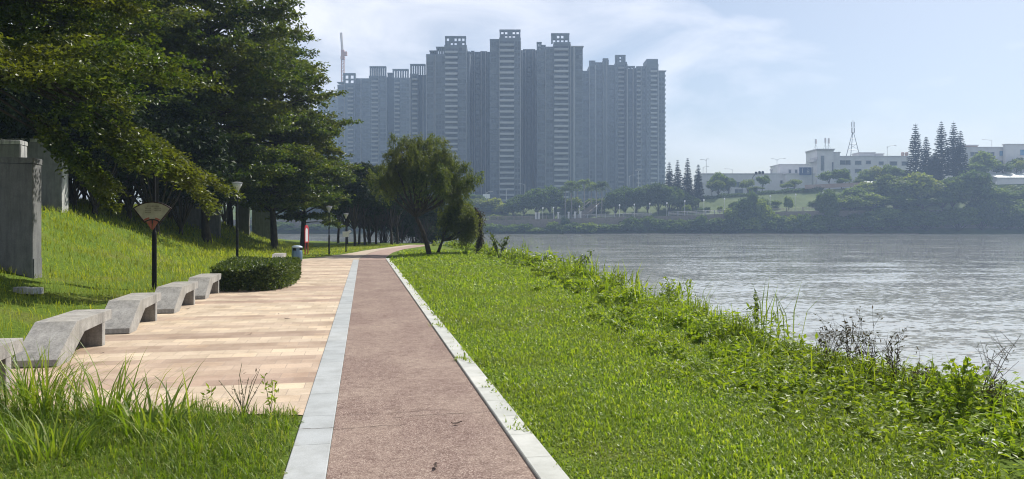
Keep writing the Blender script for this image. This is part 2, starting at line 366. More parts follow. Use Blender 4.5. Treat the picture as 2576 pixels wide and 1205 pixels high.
def water_mat():
    m,nt,out=nodes('river_water'); p=N(nt,'BsdfPrincipled'); nt.links.new(p.outputs[0],out.inputs[0])
    p.inputs['Roughness'].default_value=.02; p.inputs['Specular IOR Level'].default_value=.5; p.inputs['IOR'].default_value=1.33
    c=coord(nt)
    nt.links.new(ramp(nt,noise(nt,.03,4,.6,c),[(.35,(.33,.335,.31)),(.65,(.375,.375,.345))]),p.inputs['Base Color'])
    def nv(sc,det,cs,dist):
        n=N(nt,'TexNoise'); n.inputs['Scale'].default_value=sc; n.inputs['Detail'].default_value=det; n.inputs['Roughness'].default_value=.6; n.inputs['Distortion'].default_value=dist
        nt.links.new(coord(nt,cs),n.inputs['Vector']); v=N(nt,'VectorMath',operation='SUBTRACT'); nt.links.new(n.outputs['Color'],v.inputs[0]); v.inputs[1].default_value=(.5,.5,.5); return v.outputs[0]
    def vm(op,a,b):
        v=N(nt,'VectorMath',operation=op)
        for i,q in enumerate((a,b)):
            if hasattr(q,'is_linked'): nt.links.new(q,v.inputs[i])
            elif isinstance(q,tuple): v.inputs[i].default_value=q
            else: v.inputs['Scale'].default_value=q
        return v
    glint=ramp(nt,noise(nt,2.6,2,.6,coord(nt,(.6,1.2,1))),[(.56,(.8,.8,.8)),(.70,(6.5,6.5,6.5))])
    wv=vm('ADD',vm('ADD',vm('MULTIPLY',nv(1.1,3,(.6,1.4,1),.4),(.17,.23,0)).outputs[0],vm('MULTIPLY',vm('MULTIPLY',nv(4.5,2,(.8,1.2,1),0),(.40,.5,0)).outputs[0],glint).outputs[0]).outputs[0],vm('MULTIPLY',nv(.18,3,(.5,1.5,1),.5),(.2,.35,0)).outputs[0]).outputs[0]
    sc=N(nt,'VectorMath',operation='SCALE'); nt.links.new(wv,sc.inputs[0]); nt.links.new(ramp(nt,noise(nt,.022,4,.6,coord(nt,(.5,1.6,1))),[(.35,(.45,.45,.45)),(.65,(.85,.85,.85))]),sc.inputs['Scale'])
    b3=N(nt,'VectorMath',operation='NORMALIZE'); nt.links.new(vm('ADD',sc.outputs[0],(0.,0.,1.)).outputs[0],b3.inputs[0])
    nt.links.new(b3.outputs[0],p.inputs['Normal'])
    return m
M['water']=water_mat()

# ------------------------------------------------------------------ terrain
sx=[-60,-16,-15,-11.6,-10,-8.9,-7.5,-5.6,-4.3,-3]; sz=[3.6,3.1,2.95,2.16,1.5,.95,.42,.12,0,0]
def bank_o(Y):            # offset of the top of the river bank, right of the path frame
    return np.interp(Y,[-20,5,9,18,32,50,66,80,92,98],[6.6,6.15,5.65,6.5,8.0,8.2,8.4,6.5,-6,-60])
def pathshift(Y): return np.interp(Y,[0,38,46,54,62,75,95],[0,0,.9,1.9,3.4,6.0,9])
def near_z(X,Y):
    X=np.asarray(X,float); Y=np.asarray(Y,float)
    o=X+SLOPE*Y
    fade=np.interp(Y,[-20,2,9,60,74,92],[.25,.35,1,1,.45,.12])
    z=np.interp(o,sx,sz)*fade
    lump=.05*np.sin(X*1.7+Y*.6)*np.sin(Y*1.1-X*.4)
    z=z+lump*np.clip((-o-5)/3,0,1)
    b=bank_o(Y); e=o-b
    z=z-np.interp(e,[-1.2,0,.8,2.2,6,14],[0,.06,.5,1.35,2.4,3.2])
    return z
xs=np.unique(np.concatenate([np.arange(-70,-20,1.2),np.arange(-20,14,.4),np.arange(14,60,1.5)]))
ys=np.unique(np.concatenate([np.arange(-16,40,.5),np.arange(40,112,.8)]))
gx,gy=np.meshgrid(xs,ys); gz=near_z(gx,gy)
V=np.stack([gx,gy,gz],-1).reshape(-1,3); nx,ny=len(xs),len(ys)
ii=(np.arange(ny-1)[:,None]*nx+np.arange(nx-1)[None]).ravel()
mb=MB(); mb.addnp(V,np.stack([ii,ii+1,ii+nx+1,ii+nx],1))
tag(mb.build('ground',M['ground'],smooth=True),kind='structure')

def U(X): return np.interp(X,[-900,55,90,128,158,220,600,1000],[11,11,15,17.7,19.6,22.5,24,24])
def Pz(X): return np.interp(X,[-900,2,64,100,120,300,1000],[4.4,4.5,6,7.5,8,9,9])
def far_z(X,Y):
    t=np.clip((Y-311)/26,0,1); t=t*t*(3-2*t)
    up=Pz(X)+(U(X)-Pz(X))*t
    bank=np.interp(Y,[290,300,304,304.8],[-3,-.75,1.2,1.6])
    return np.where(Y<304.9,bank,up)
xs=np.arange(-900,901,6.0); ys=np.array([290,295,300,302,304,304.8,305,306,308,311,315,319,323,327,331,335,340,360,420,520,700,950])
gx,gy=np.meshgrid(xs,ys); gz=far_z(gx,gy)+np.where(gy>312,.25*np.sin(gx*.21)*np.sin(gy*.3+gx*.05),0)
V=np.stack([gx,gy,gz],-1).reshape(-1,3); nx,ny=len(xs),len(ys)
ii=(np.arange(ny-1)[:,None]*nx+np.arange(nx-1)[None]).ravel()
mb=MB(); mb.addnp(V,np.stack([ii,ii+1,ii+nx+1,ii+nx],1))
tag(mb.build('far_bank_ground',M['far_ground'],smooth=False),kind='structure')
mb=MB(); mb.addnp(np.array([[-900,-60,-1],[900,-60,-1],[900,310,-1],[-900,310,-1.]]),np.array([[0,1,2,3]]))
tag(mb.build('river',M['water']),kind='structure')
# sandy strip at the far waterline
mb=MB(); X=np.arange(20,160,2.0); w=.25+.35*np.abs(np.sin(X*.37)*np.sin(X*.11+1))
V=np.concatenate([np.stack([X,299.0-w*2.0,np.full_like(X,-.97)],1),np.stack([X,np.full_like(X,300.2),np.full_like(X,-.66+0*X)],1)]); n=len(X)
mb.addnp(V,np.array([(i,i+1,n+i+1,n+i) for i in range(n-1)])); tag(mb.build('sandy_shore',M['sand']),kind='structure')

# ------------------------------------------------------------------ path, plaza, kerbs (local frame: x across, y along)
def strip(name,mat,o0,o1,v0,v1,z,thick=.0,step=2.0,front_o=None):
    mb=MB(); vs=np.arange(v0,v1+.001,step)
    if vs[-1]<v1-.01: vs=np.append(vs,v1)
    if thick==0:
        for a,b in zip(vs[:-1],vs[1:]): mb.add([(o0*CA,a,z),(o1*CA,a,z),(o1*CA,b,z),(o0*CA,b,z)],[(0,1,2,3)])
    else:
        mb.cbox(o0*CA,o1*CA,v0,v1,z-thick,z,.006)
    o=mb.build(name,mat,rz=ANG); return tag(o,kind='structure')
strip('cycle_track',M['red'],-.246,1.134,-8,39.4,.006)
strip('grey_kerb_band',M['kerb_grey'],-.527,-.249,-8,39.4,.020,.25)
strip('pale_kerb',M['kerb_white'],1.137,1.332,-8,40.5,.030,.25)
# plaza: near edge cut square to the photo's lawn edge, left edge behind the benches
mb=MB(); z=.008
ol,orr=-4.25,-.530
fr=lambda o: 6.55+.0*(o)                        # front edge (v)
mb.add([(ol*CA,7.95,z),(orr*CA,6.95,z),(orr*CA,39.4,z),(-3.6*CA,39.4,z),(-3.3*CA,36,z),(-4.1*CA,30,z),(ol*CA,26,z)],[(0,1,2,3,4,5,6)])
tag(mb.build('plaza_paving',M['pavers'],rz=ANG),kind='structure')
pts=[(39.4,-3.6,1.33),(42,-2.7,1.35),(46,-1.6,1.7),(50,-.75,1.95),(54,-.1,2.4),(58,.7,3.0),(64,2.2,4.6),(72,4.2,6.4)]
tr=[(39.4,-.246,1.134),(42,-.16,1.2),(46,.12,1.5),(50,.45,1.85),(54,.95,2.4),(58,1.7,3.0),(64,3.2,4.6),(72,5.0,6.4)]
mb=MB(); mb.add([q for (v,a,b),(_,c,d) in zip(pts,tr) for q in ((a*CA,v,.010),((a+c)/2*CA,v,.010),((c-.02)*CA,v,.010))],[q for i in range(len(pts)-1) for q in ((3*i,3*i+1,3*i+4,3*i+3),(3*i+1,3*i+2,3*i+5,3*i+4))])
tag(mb.build('far_path',M['far_path'],rz=ANG),kind='structure')
mb=MB(); mb.add([q for v,c,d in tr for q in ((c*CA,v,.008),(d*CA,v,.008))],[(2*i,2*i+1,2*i+3,2*i+2) for i in range(len(tr)-1)])
tag(mb.build('far_track',M['far_track'],rz=ANG),kind='structure')
# cracks across the path
mb=MB()
for (v,a,b,ph,w) in ((6.40,-.53,.35,0,.009),(6.86,-.24,.75,1.3,.006),(6.72,.25,1.14,2.1,.008)):
    us=np.linspace(a,b,26); vv=v+.012*np.sin(us*9+ph)+rng.normal(0,.006,26)+.06*(us-a)
    for i in range(25):
        ww=w*(.5+.5*rng.random()); z=.0225 if us[i]<-.25 else .0085
        mb.add([(us[i]*CA,vv[i],z),(us[i+1]*CA,vv[i+1],z),(us[i+1]*CA,vv[i+1]+ww,z),(us[i]*CA,vv[i]+ww,z)],[(0,1,2,3)])
tag(mb.build('track_joint',M['joint'],rz=ANG),kind='structure')

# ------------------------------------------------------------------ benches
def bench_proto():
    t=thing('concrete_bench','','bench',(0,0,0),ANG)
    w=.48
    mb=MB(); c=.012
    prof=[(0,.012),(.012,.085),(.66,.46),(2.02,.47),(2.02,.335),(.93,.30),(.42,.005),(.40,0),(.02,0)]
    # ramp and seat: one folded slab, edges softened by an inset end face
    n=len(prof); pc=np.mean(prof,0)
    c=.003
    ins=[(p[0]+(c if p[0]<1 else -c)*.6,p[1]+(-c if p[1]>.2 else c)*.5) for p in prof]
    V=[(-w+0,*p) for p in ins]+[(-w+c,*p) for p in prof]+[(-c,*p) for p in prof]+[(0,*p) for p in ins]
    Fc=[]
    for r in range(3):
        for i in range(n): Fc.append((r*n+i,(r+1)*n+i,(r+1)*n+(i+1)%n,r*n+(i+1)%n))
    Fc+= [tuple(range(n)),tuple(reversed(range(3*n,4*n)))]
    mb.add(V,Fc); mb.build('seat_slab',M['bench'],t)
    mb=MB(); mb.cbox(-w+.004,-.004,1.62,1.75,-.02,.322,.003); mb.build('leg',M['bench'],t)
    mb=MB(); mb.prism([(.43,-.01),(1.615,-.01),(1.615,.318),(.94,.292)],'x',-w+.006,-w+.06); mb.build('shade_back_panel',M['bench_shade'],t)  # panel added behind the opening to darken it, shade in its colour
    return t
bp=bench_proto()
labs=['concrete bench cut off at the left edge, its leg among tall grass',
 'largest whole concrete bench, its sloping ramp end beside the tall foreground grass',
 'concrete bench just left of the fan sign post, speckled shade on its ramp',
 'concrete bench right of the fan sign post, its ramp mostly in tree shade',
 'concrete bench whose far end touches the clipped hedge',
 'far concrete bench behind the hedge, beside the litter bin']
for i,(Y,l) in enumerate(zip([6.17,9.03,11.84,14.63,17.5,33.0],labs)):
    X=-3.605-SLOPE*Y+ (.12 if i==5 else 0)
    if i==0: o=bp; o.location=(X,Y,.008); o['label']=l; o['group']='folded concrete benches along the plaza edge'
    else: o=dup(bp,(X,Y,.008),ANG+(.015*((i*7)%3-1)),l)

# ------------------------------------------------------------------ lamp posts with fan signs
def lamp_proto():
    t=thing('lamp_post','','lamp post')
    mb=MB(); mb.lathe([(.11,0),(.11,.03),(.058,.05),(.056,1.42),(.05,1.46),(.036,1.50),(.034,3.02),(.03,3.05)],14); mb.build('post',M['black_metal'],t,smooth=False)
    mb=MB(); mb.lathe([(.03,3.05),(.045,3.07),(.05,3.12),(.09,3.2),(.17,3.34),(.215,3.46),(.20,3.47)],18); mb.build('lamp_bowl',M['lampglass'],t,smooth=True)
    mb=MB(); mb.lathe([(.20,3.472),(.235,3.475),(.235,3.50),(.12,3.53),(.02,3.54)],18); mb.build('lamp_cap',M['grey_metal'],t)
    return t
lp=lamp_proto()
ll=['black lamp post carrying the fan shaped sign, its head among the leaves behind the benches',
    'black lamp post rising behind the clipped hedge',
    'black lamp post on the grass to the right of the red framed board',
    'farthest black lamp post, beside the bend, with a pale sign on it']
def lpos(dx,dy): 
    Y=CH*F/(dy-HY); return (PX(dx,Y),Y)
LP=[(388,738,1.0),(596.5,666,1.0),(827.5,641,.83),(870,634.5,.73)]
lamps=[]
for i,(dx,dy,s) in enumerate(LP):
    X,Y=lpos(dx,dy)
    if i==0: lp.location=(X,Y,float(near_z(X,Y))-.02); lp['label']=ll[0]; lp['group']='lamp posts beside the path'; lamps.append(lp)
    else: lamps.append(dup(lp,(X,Y,float(near_z(X,Y))-.02),0.3*i,ll[i],scale=s))
def fan_sign(label,loc,s=1.0,rz=0):
    t=thing('fan_sign',label,'sign',loc,rz); t.scale=(s,)*3
    def sector(r0,r1,a0,a1,n=20):
        o=[(r1*math.sin(a),r1*math.cos(a)) for a in np.linspace(a0,a1,n)]
        i=[(r0*math.sin(a),r0*math.cos(a)) for a in np.linspace(a1,a0,n)]
        return o+i
    A=R(38)
    mb=MB(); mb.prism(sector(.262,.62,-A,A),'y',-.012,.012); mb.build('panel',M['cream'],t)
    mb=MB()
    mb.prism(sector(.622,.645,-A,A),'y',-.02,.02); mb.prism(sector(.236,.260,-A,A,12),'y',-.02,.02)
    for sg in (-1,1):
        a=sg*A; p=np.array([math.sin(a),math.cos(a)]); q=np.array([math.cos(a),-math.sin(a)])*sg
        P=[p*.236+q*.002,p*.645+q*.002,p*.645+q*.022,p*.236+q*.022]; 
        if sg<0: P=P[::-1]
        mb.prism([tuple(x) for x in P],'y',-.02,.02)
    mb.build('frame',M['sign_dark'],t)
    mb=MB(); B=R(33)
    for a0,a1 in ((-B,-R(5)),(R(5),B)): mb.prism(sector(.03,.232,a0,a1,6),'y',-.010,.010)
    mb.build('handle',M['sign_red'],t)
    for a0,a1,r in ((-R(36),-R(12),.285),(R(14),R(34),.280)):
        mb=MB(); mb.prism(sector(.266,r+.02,a0,a1,8),'y',-.0165,-.0125); mb.build('red_ornament',M['sign_red'],t)
    rg=np.random.default_rng(3)       # rows of small characters, too small to read in the photo
    for r,(z,x0,x1) in enumerate([(.535,-.10,.18),(.49,-.15,-.02),(.49,.04,.20),(.445,-.15,-.02),(.445,.04,.20),(.40,-.15,-.02)]):
        n=int((x1-x0)/.026); mb=MB()
        for k in range(n):
            x=x0+k*.026
            for j in range(3):
                zz=z+j*.007; mb.box(x,x+.014+.003*rg.random(),-.0165,-.0128,zz,zz+.0032)
            mb.box(x+.005+.004*rg.random(),x+.009,-.0172,-.0132,z-.002,z+.02)
        mb.build('text_line',M['sign_ink'],t)
    return t
X,Y=lpos(388,738); fan_sign('fan shaped cream sign with dark border and red foot on the nearest lamp post',(X-.02,Y-.062,1.56),1.12,R(4))
X,Y=lpos(870,634.5); t=thing('post_sign','small white sign of two plates on the farthest lamp post','sign',(X,Y-.07,1.0),R(14))
mb=MB(); mb.cbox(-.21,.18,-.012,.012,.0,.36,.004); mb.build('plate',M['white_board'],t)
o=MB().cbox(-.13,.13,-.012,.012,-.09,.09,.004).build('tilted_plate',M['white_board'],t); o.location=(.22,-.03,.34); o.rotation_euler=(0,R(-38),0)
mb=MB(); mb.box(-.03,.03,.013,.05,.05,.3); mb.build('bracket',M['black_metal'],t)

# ------------------------------------------------------------------ red framed board, litter bin
X,Y=W(770.7,641.6,45.4)[:2]
t=thing('notice_board','narrow upright white notice board with red arched frame on two legs','notice board',(X,Y,float(near_z(X,Y))),R(82))
def capsule(w,z0,z1,n=12): return [(-w,z0),(w,z0)]+[(w*math.cos(a),z1+w*math.sin(a)) for a in np.linspace(0,math.pi,n)]
mb=MB(); outer=capsule(.27,.74,1.50); inner=capsule(.20,.80,1.42)
n=len(outer); V=[(p[0],y,p[1]) for y in (-.03,.03) for p in outer]+[(p[0],y,p[1]) for y in (-.03,.03) for p in inner]
Fc=[]
for i in range(n):
    j=(i+1)%n
    Fc+= [(i,j,n+j,n+i),(2*n+j,2*n+i,3*n+i,3*n+j),(j,i,2*n+i,2*n+j),(n+i,n+j,3*n+j,3*n+i)]
mb.add(V,Fc); mb.build('frame',M['red_paint'],t)
mb=MB(); mb.prism(capsule(.198,.802,1.418),'y',-.015,.015); mb.build('board',M['white_board'],t)
for sg in (-1,1):
    mb=MB(); mb.tube([(sg*.2,0,-.1),(sg*.2,0,.74)],.032,8); mb.build('leg',M['red_paint'],t)
X,Y=W(747,659.8,36.1)[:2]
t=thing('litter_bin','blue grey barrel litter bin with domed lid at the edge of the paving','litter bin',(X,Y,.01),R(-20))
mb=MB(); mb.lathe([(.20,0),(.205,.03),(.235,.05),(.245,.30),(.235,.52),(.225,.54)],22); mb.build('barrel',M['bin_blue'],t,smooth=True)
mb=MB(); mb.lathe([(.225,.665),(.25,.67),(.255,.70),(.225,.745),(.14,.775),(.02,.785)],22); mb.build('lid',M['bin_lid'],t,smooth=True)
mb=MB(); mb.lathe([(.19,.54),(.19,.665)],18); mb.build('inner_bin',M['dark_hole'],t)
for a in (0,90,180,270):
    mb=MB(); c,s_=math.cos(R(a+45)),math.sin(R(a+45)); px,py=.215*c,.215*s_
    q=np.array([-s_,c])*.075; nrm=np.array([c,s_])*.012
    V=[(px+k*q[0]+j*nrm[0],py+k*q[1]+j*nrm[1],z) for z in (.53,.668) for k,j in ((-1,-1),(1,-1),(1,1),(-1,1))]
    mb.add(V,[(0,3,2,1),(4,5,6,7),(0,1,5,4),(1,2,6,5),(2,3,7,6),(3,0,4,7)]); mb.build('lid_support',M['bin_blue'],t)

# ------------------------------------------------------------------ concrete slabs standing in the slope
def slab(label,dx,Y,L,h,th,zb=None,worn_or_lit=False,yaw=0.0):
    X=PX(dx,Y); zb=float(near_z(X-.4,Y)) if zb is None else zb
    t=thing('standing_slab',label,'concrete slab',(X,Y,zb),ANG+yaw,'tall concrete slabs standing in the grass slope')
    m2=M['slab_worn_or_lit'] if worn_or_lit else M['slab']
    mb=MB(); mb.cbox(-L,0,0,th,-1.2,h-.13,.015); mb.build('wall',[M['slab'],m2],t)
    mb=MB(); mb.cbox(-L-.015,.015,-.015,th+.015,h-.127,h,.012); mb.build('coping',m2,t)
    mb=MB(); mb.box(.003,.02,.03,th-.03,-.3,.55); mb.build('end_plinth',m2,t)
    if worn_or_lit:
        mb=MB(); mb.box(.003,.012,.03,th-.03,.553,h-.15); mb.build('lit_end_face',m2,t)  # thin pale sheet that paints the sun on the slab's end
    return t
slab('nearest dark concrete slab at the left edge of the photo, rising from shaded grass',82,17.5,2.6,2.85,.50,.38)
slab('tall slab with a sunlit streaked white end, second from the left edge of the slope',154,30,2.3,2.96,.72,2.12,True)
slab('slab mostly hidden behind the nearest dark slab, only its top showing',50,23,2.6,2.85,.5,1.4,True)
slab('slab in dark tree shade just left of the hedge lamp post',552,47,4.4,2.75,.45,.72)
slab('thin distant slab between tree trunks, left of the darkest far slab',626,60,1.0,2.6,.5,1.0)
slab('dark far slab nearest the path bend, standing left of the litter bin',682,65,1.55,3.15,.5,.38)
X,Y=W(72,735,15.6)[:2]
t=tag(MB().prism([(-.34,-.10),(.30,-.13),(.36,.02),(.28,.12),(-.30,.10),(-.38,.02)],'z',-.03,.09).build('concrete_block',M['slab_worn_or_lit'],loc=(X,Y,float(near_z(X,Y))+.05),rz=R(-24)),'pale broken concrete block lying in the shaded grass','concrete block')

# ------------------------------------------------------------------ leaves helpers and trees
def rdir(rg,n):
    v=rg.normal(size=(n,3)); return v/np.linalg.norm(v,axis=1,keepdims=True)
def seg_leaves(mb,rg,segs,n,ln,wd,jit,upw=1.0,hang=0.0,simple=False,mat=0,rnd=.7):
    segs=np.asarray(segs,float); L=np.linalg.norm(segs[:,1]-segs[:,0],axis=1)
    k=rg.choice(len(segs),size=n,p=L/L.sum()); t=rg.random(n)[:,None]
    pos=segs[k,0]*(1-t)+segs[k,1]*t+rg.normal(size=(n,3))*np.asarray(jit)
    d=(segs[k,1]-segs[k,0])/L[k][:,None]
    out=d+rg.normal(size=(n,3))*.8; out[:,2]-=hang
    nr=np.array([0,0,upw])+rg.normal(size=(n,3))*rnd
    mb.leaves(pos,nr,out,ln*rg.uniform(.7,1.25,n),wd*rg.uniform(.75,1.2,n),mat,simple=simple)
def layered_tree(rg,H,base,prof,nb,nleaf,ll,lw,tr=.2,hook=None,simple=False,extra=(),pitch=(.10,.34)):
    """tiers of long branches with flat sprays of leaves; returns trunk mesh builder and crown mesh builder"""
    tb=MB(); cb=MB(); segs=[]
    hs=np.linspace(-1.2,H*.97,9); lean=rg.normal(0,.12,2)
    tp=[(lean[0]*math.sin(h*.5),lean[1]*math.sin(h*.4+1),h) for h in hs]
    tb.tube(tp,np.linspace(tr,.03,9)*(1+.5*np.exp(-np.maximum(hs,0)*1.5)),9)
    for i in range(nb):
        u=(i+.5)/nb; h=base+(H-base)*u**.92
        az=i*2.39996+rg.normal(0,.25)
        Lb=prof(h)*rg.uniform(.7,1.12)
        a,b=rg.uniform(*pitch),rg.uniform(.12,.34)
        if hook: Lb,a,b=hook(h,az,Lb,a,b)
        if Lb<.25: continue
        d=np.array([math.cos(az),math.sin(az),0]); p0=np.array([lean[0]*math.sin(h*.5),lean[1]*math.sin(h*.4+1),h])
        ts=np.linspace(0,1,6); bend=rg.normal(0,.12)
        side=np.array([-d[1],d[0],0])
        pts=np.array([p0+d*Lb*t+side*bend*Lb*t*t+np.array([0,0,Lb*(a*t*1.5-b*t*t)]) for t in ts])
        tb.tube(pts,np.linspace(.018+.012*Lb,.008,6),5,cap=False)
        segs.append((pts[3],pts[4])); segs.append((pts[4],pts[5])); 
        m=max(4,int(Lb/.2))
        for k in range(m):
            t=rg.uniform(.22,1.0); j=min(4,int(t*5)); q=pts[j]+(pts[j+1]-pts[j])*(t*5-j)
            s=1 if k%2 else -1; an=rg.uniform(.55,1.15)
            dd=d*math.cos(an)+side*s*math.sin(an); 
            l=Lb*(.46-.26*t)*rg.uniform(.6,1.25)+.12
            e=q+dd*l+np.array([0,0,l*rg.uniform(-.18,.22)])
            segs.append((q,e))
            for _ in range(2):
                w=rg.uniform(.3,.95); q2=q+(e-q)*w; e2=q2+(dd*.6+rdir(rg,1)[0]*.8*np.array([1,1,.35]))*l*.42; segs.append((q2,e2))
    for tgt in extra:
        tgt=np.asarray(tgt,float); p0=np.array([0,0,max(3.6,tgt[2]*.7+2.8)]); L=np.linalg.norm(tgt-p0); tt=np.linspace(0,1,8)
        pts=np.array([p0+(tgt-p0)*t+np.array([0,0,(.13*L*math.sin(math.pi*t**.8))]) for t in tt])+rg.normal(0,.06,(8,3))*tt[:,None]
        tb.tube(pts,np.linspace(.05,.008,8),5,cap=False)
        d=(tgt-p0)/L; side=np.array([-d[1],d[0],0])
        for k in range(30):
            t=1-.36*rg.random()**1.2; j=min(6,int(t*7)); q=pts[j]+(pts[j+1]-pts[j])*(t*7-j); s=1 if k%2 else -1; an=rg.uniform(.4,1.2)
            l=rg.uniform(.35,1.15)*(1.25-t*.6); e=q+(d*math.cos(an)+side*s*math.sin(an))*l+np.array([0,0,-l*rg.uniform(.05,.5)]); segs.append((q,e))
    seg_leaves(cb,rg,segs,nleaf,ll,lw,(.07,.07,.05),simple=simple)
    return tb,cb
def lobed_tree(rg,H,base,rx,nl,nleaf,ll,lw,tr=.12,lean=(0,0),simple=True,flat=1.0,trunk_h=None,rnd=.8):
    """trunk, limbs to many uneven leaf clumps"""
    tb=MB(); cb=MB(); ch=H-base; c0=np.array([lean[0],lean[1],base+ch*.5])
    fork=np.array([lean[0]*.5,lean[1]*.5,max(base*1.02,.3)])
    tb.tube([(0,0,-.6),(lean[0]*.12,lean[1]*.12,fork[2]*.4),tuple(fork),tuple(c0+np.array([0,0,ch*.2]))],[tr*1.25,tr,tr*.8,tr*.25],7)
    P=[];Nn=[]
    cnt=rg.dirichlet(np.full(nl,4.0))
    for i in range(nl):
        d=rdir(rg,1)[0]; r=rg.uniform(.35,1.0)**.6
        if d[2]<-.55: d[2]*=-.4
        lr=rx*rg.uniform(.24,.44)
        c=c0+d*np.array([(rx-lr*.6)*r,(rx-lr*.6)*r,(ch*.5-lr*.55)*r])
        if i%2==0: tb.tube([tuple(fork),tuple((fork+c)/2+rg.normal(0,.06*rx,3)),tuple(c)],[tr*.42,tr*.28,tr*.1],5,cap=False)
        n=max(8,int(nleaf*cnt[i])); q=rdir(rg,n); rr=lr*(rg.random(n)**.33)*(1+.22*np.sin(q[:,0]*7+i)*np.cos(q[:,1]*6))
        P.append(c+q*rr[:,None]*np.array([1,1,.72*flat])); Nn.append(q*.7+np.array([0,0,.5])+rg.normal(size=(n,3))*rnd)
    P=np.concatenate(P);Nn=np.concatenate(Nn); n=len(P)
    cb.leaves(P,Nn,rg.normal(size=(n,3)),ll*rg.uniform(.65,1.3,n),lw*rg.uniform(.65,1.3,n),simple=simple)
    return tb,cb
def plant_tree(name,label,cat,loc,tb,cb,leafm,rz=0,group=None,scale=1.0,bark=None):
    t=thing(name,label,cat,loc,rz,group); t.scale=(scale,)*3
    tb.build('trunk',bark or M['bark'],t,smooth=True); cb.build('crown',leafm,t)
    return t
def gz(X,Y): return float(near_z(X,Y))

# the nearest big tree: its trunk stands left of the frame, its branches reach over the slope
rg=np.random.default_rng(21)
def hookA(h,az,L,a,b):
    c=math.cos(az-R(10)); 
    cx=math.cos(az)
    if L*cx>5.2: L=5.2/cx
    if h<5.4 and c>.1: a*=.5; b*=1.25
    if h<(6.0 if c<.62 else 3.2): return 0,a,b
    if h<5 and c<-.2: a*=1.5; b*=.6
    if math.sin(az)>.45 and h<7: L*=.72
    return L,a,b
profA=lambda h: np.interp(h,[1.6,3,6,9,12,14],[6.6,7.4,7.3,5.8,3.6,.8])
tb,cb=layered_tree(rg,14,1.5,profA,150,520000,.105,.064,.26,hookA,extra=[W(a,b,c)-np.array([-13.2,17.0,1.15]) for a,b,c in ((268,468,17.5),(486,468,17.0),(512,492,17.4),(560,468,18.4),(330,415,16.2),(470,420,17.2),(395,405,16.4),(245,430,17),(282,500,18))])
plant_tree('broadleaf_tree','nearest big dark tree overhanging the left slope, drooping sprays round the fan sign','tree',(-13.2,17.0,1.15),tb,cb,M['leaf_dark'],group='dark trees along the slope')
specs=[ # x,y,height,base,radius,leaves,label
 (-16.6,42,20,2.6,5.1,80000,'tallest dark tree of the slope, its pointed side branches standing out against the sky'),
 (-15.4,50,14.6,2.2,4.3,52000,'dark tree behind the tallest one, its tiered edge in front of the pale far tower'),
 (-15.7,58,10.6,1.9,3.35,34000,'lower rounded dark tree at the right end of the slope trees'),
 (-21.5,34,17,2.4,6.0,60000,'dark tree filling the middle of the left canopy behind the nearest tree'),
 (-27,29,15,2.2,6.0,36000,'dark tree at the back of the slope behind the streaked white slab'),
 (-24,46,16,1.9,6.0,36000,'dark tree at the back of the slope behind the shaded slab'),
 (-22,60,13,1.5,5.2,30000,'dark tree in the deep shade behind the thin distant slab'),
 (-35,40,14,1.5,6.5,26000,'dark tree deep in the shade far behind the slabs'),
]
for i,(x,y,H,b,r,nl,lab) in enumerate(specs):
    rg=np.random.default_rng(40+i)
    if i in (2,): prof=lambda h,H=H,b=b,r=r: r*np.interp((h-b)/(H-b),[0,.15,.45,.75,1],[.75,1,1,.75,.2])
    else: prof=lambda h,H=H,b=b,r=r: r*np.interp((h-b)/(H-b),[0,.12,.5,.8,1],[.85,1,.98,.62,.08])
    tb,cb=layered_tree(rg,H,b,prof,int(80+nl/1000),int(nl*1.5),.19 if y<55 else .23,.12 if y<55 else .145,.22,simple=i>3,pitch=(.14,.42))
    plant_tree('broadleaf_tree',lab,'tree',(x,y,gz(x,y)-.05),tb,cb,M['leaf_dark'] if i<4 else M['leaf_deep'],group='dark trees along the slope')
# deep background thicket behind the slabs
rg=np.random.default_rng(77)
th=[]
for k in range(3):
    tb,cb=lobed_tree(rg,6.5,.3,3.2,26,9000,.26,.16,.14); th.append((tb,cb))
spots=[(-30,33),(-33,48),(-28,53),(-24,39.5),(-30,60),(-38,55),(-25,67),(-31,72),(-43,46),(-40,64),(-21,36.6),(-23.5,25.5),(-19.6,34.5),(-20.8,38.5),(-22.2,43.5),(-19.2,31.5),(-26,35),(-18.2,33.6),(-18.4,37),(-16.6,36),(-17.2,40),(-25,45),(-22.5,47.5),(-27.5,42),(-24,37),(-22,30.5),(-29,38),(-20,45)]
protos=[]
for i,(x,y) in enumerate(spots):
    lab='dark leafy undergrowth tree in the deep shade behind the standing slabs'
    if i<3:
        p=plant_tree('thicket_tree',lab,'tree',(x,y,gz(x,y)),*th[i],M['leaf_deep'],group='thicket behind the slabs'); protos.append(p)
    else: dup(protos[i%3],(x,y,gz(x,y)),i*1.3,lab,scale=.8+.1*(i%4))

# grove of thin trunks at the bend
rg=np.random.default_rng(90); gp=[]
for k in range(3):
    tb,cb=lobed_tree(rg,7.6,1.45,2.9,36,21000,.24,.15,.12,lean=(rg.uniform(-.5,.5),0),simple=True); gp.append((tb,cb))
gl=[(893,66),(903,73),(918,70),(930,77),(946,72),(958,80),(985,71),(872,75),(1010,84),(1040,88),(1066,83),(850,80),(1092,90),(968,88),(925,88),(1000,76)]
gpo=[]
for i,(dx,Y) in enumerate(gl):
    X=PX(dx,Y); lab='slim dark tree of the grove at the bend of the path'
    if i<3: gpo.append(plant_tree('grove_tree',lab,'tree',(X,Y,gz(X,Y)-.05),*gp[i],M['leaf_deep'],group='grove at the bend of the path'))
    else: dup(gpo[i%3],(X,Y,gz(X,Y)-.05),i*2.1,lab,scale=.88+.07*(i%4))

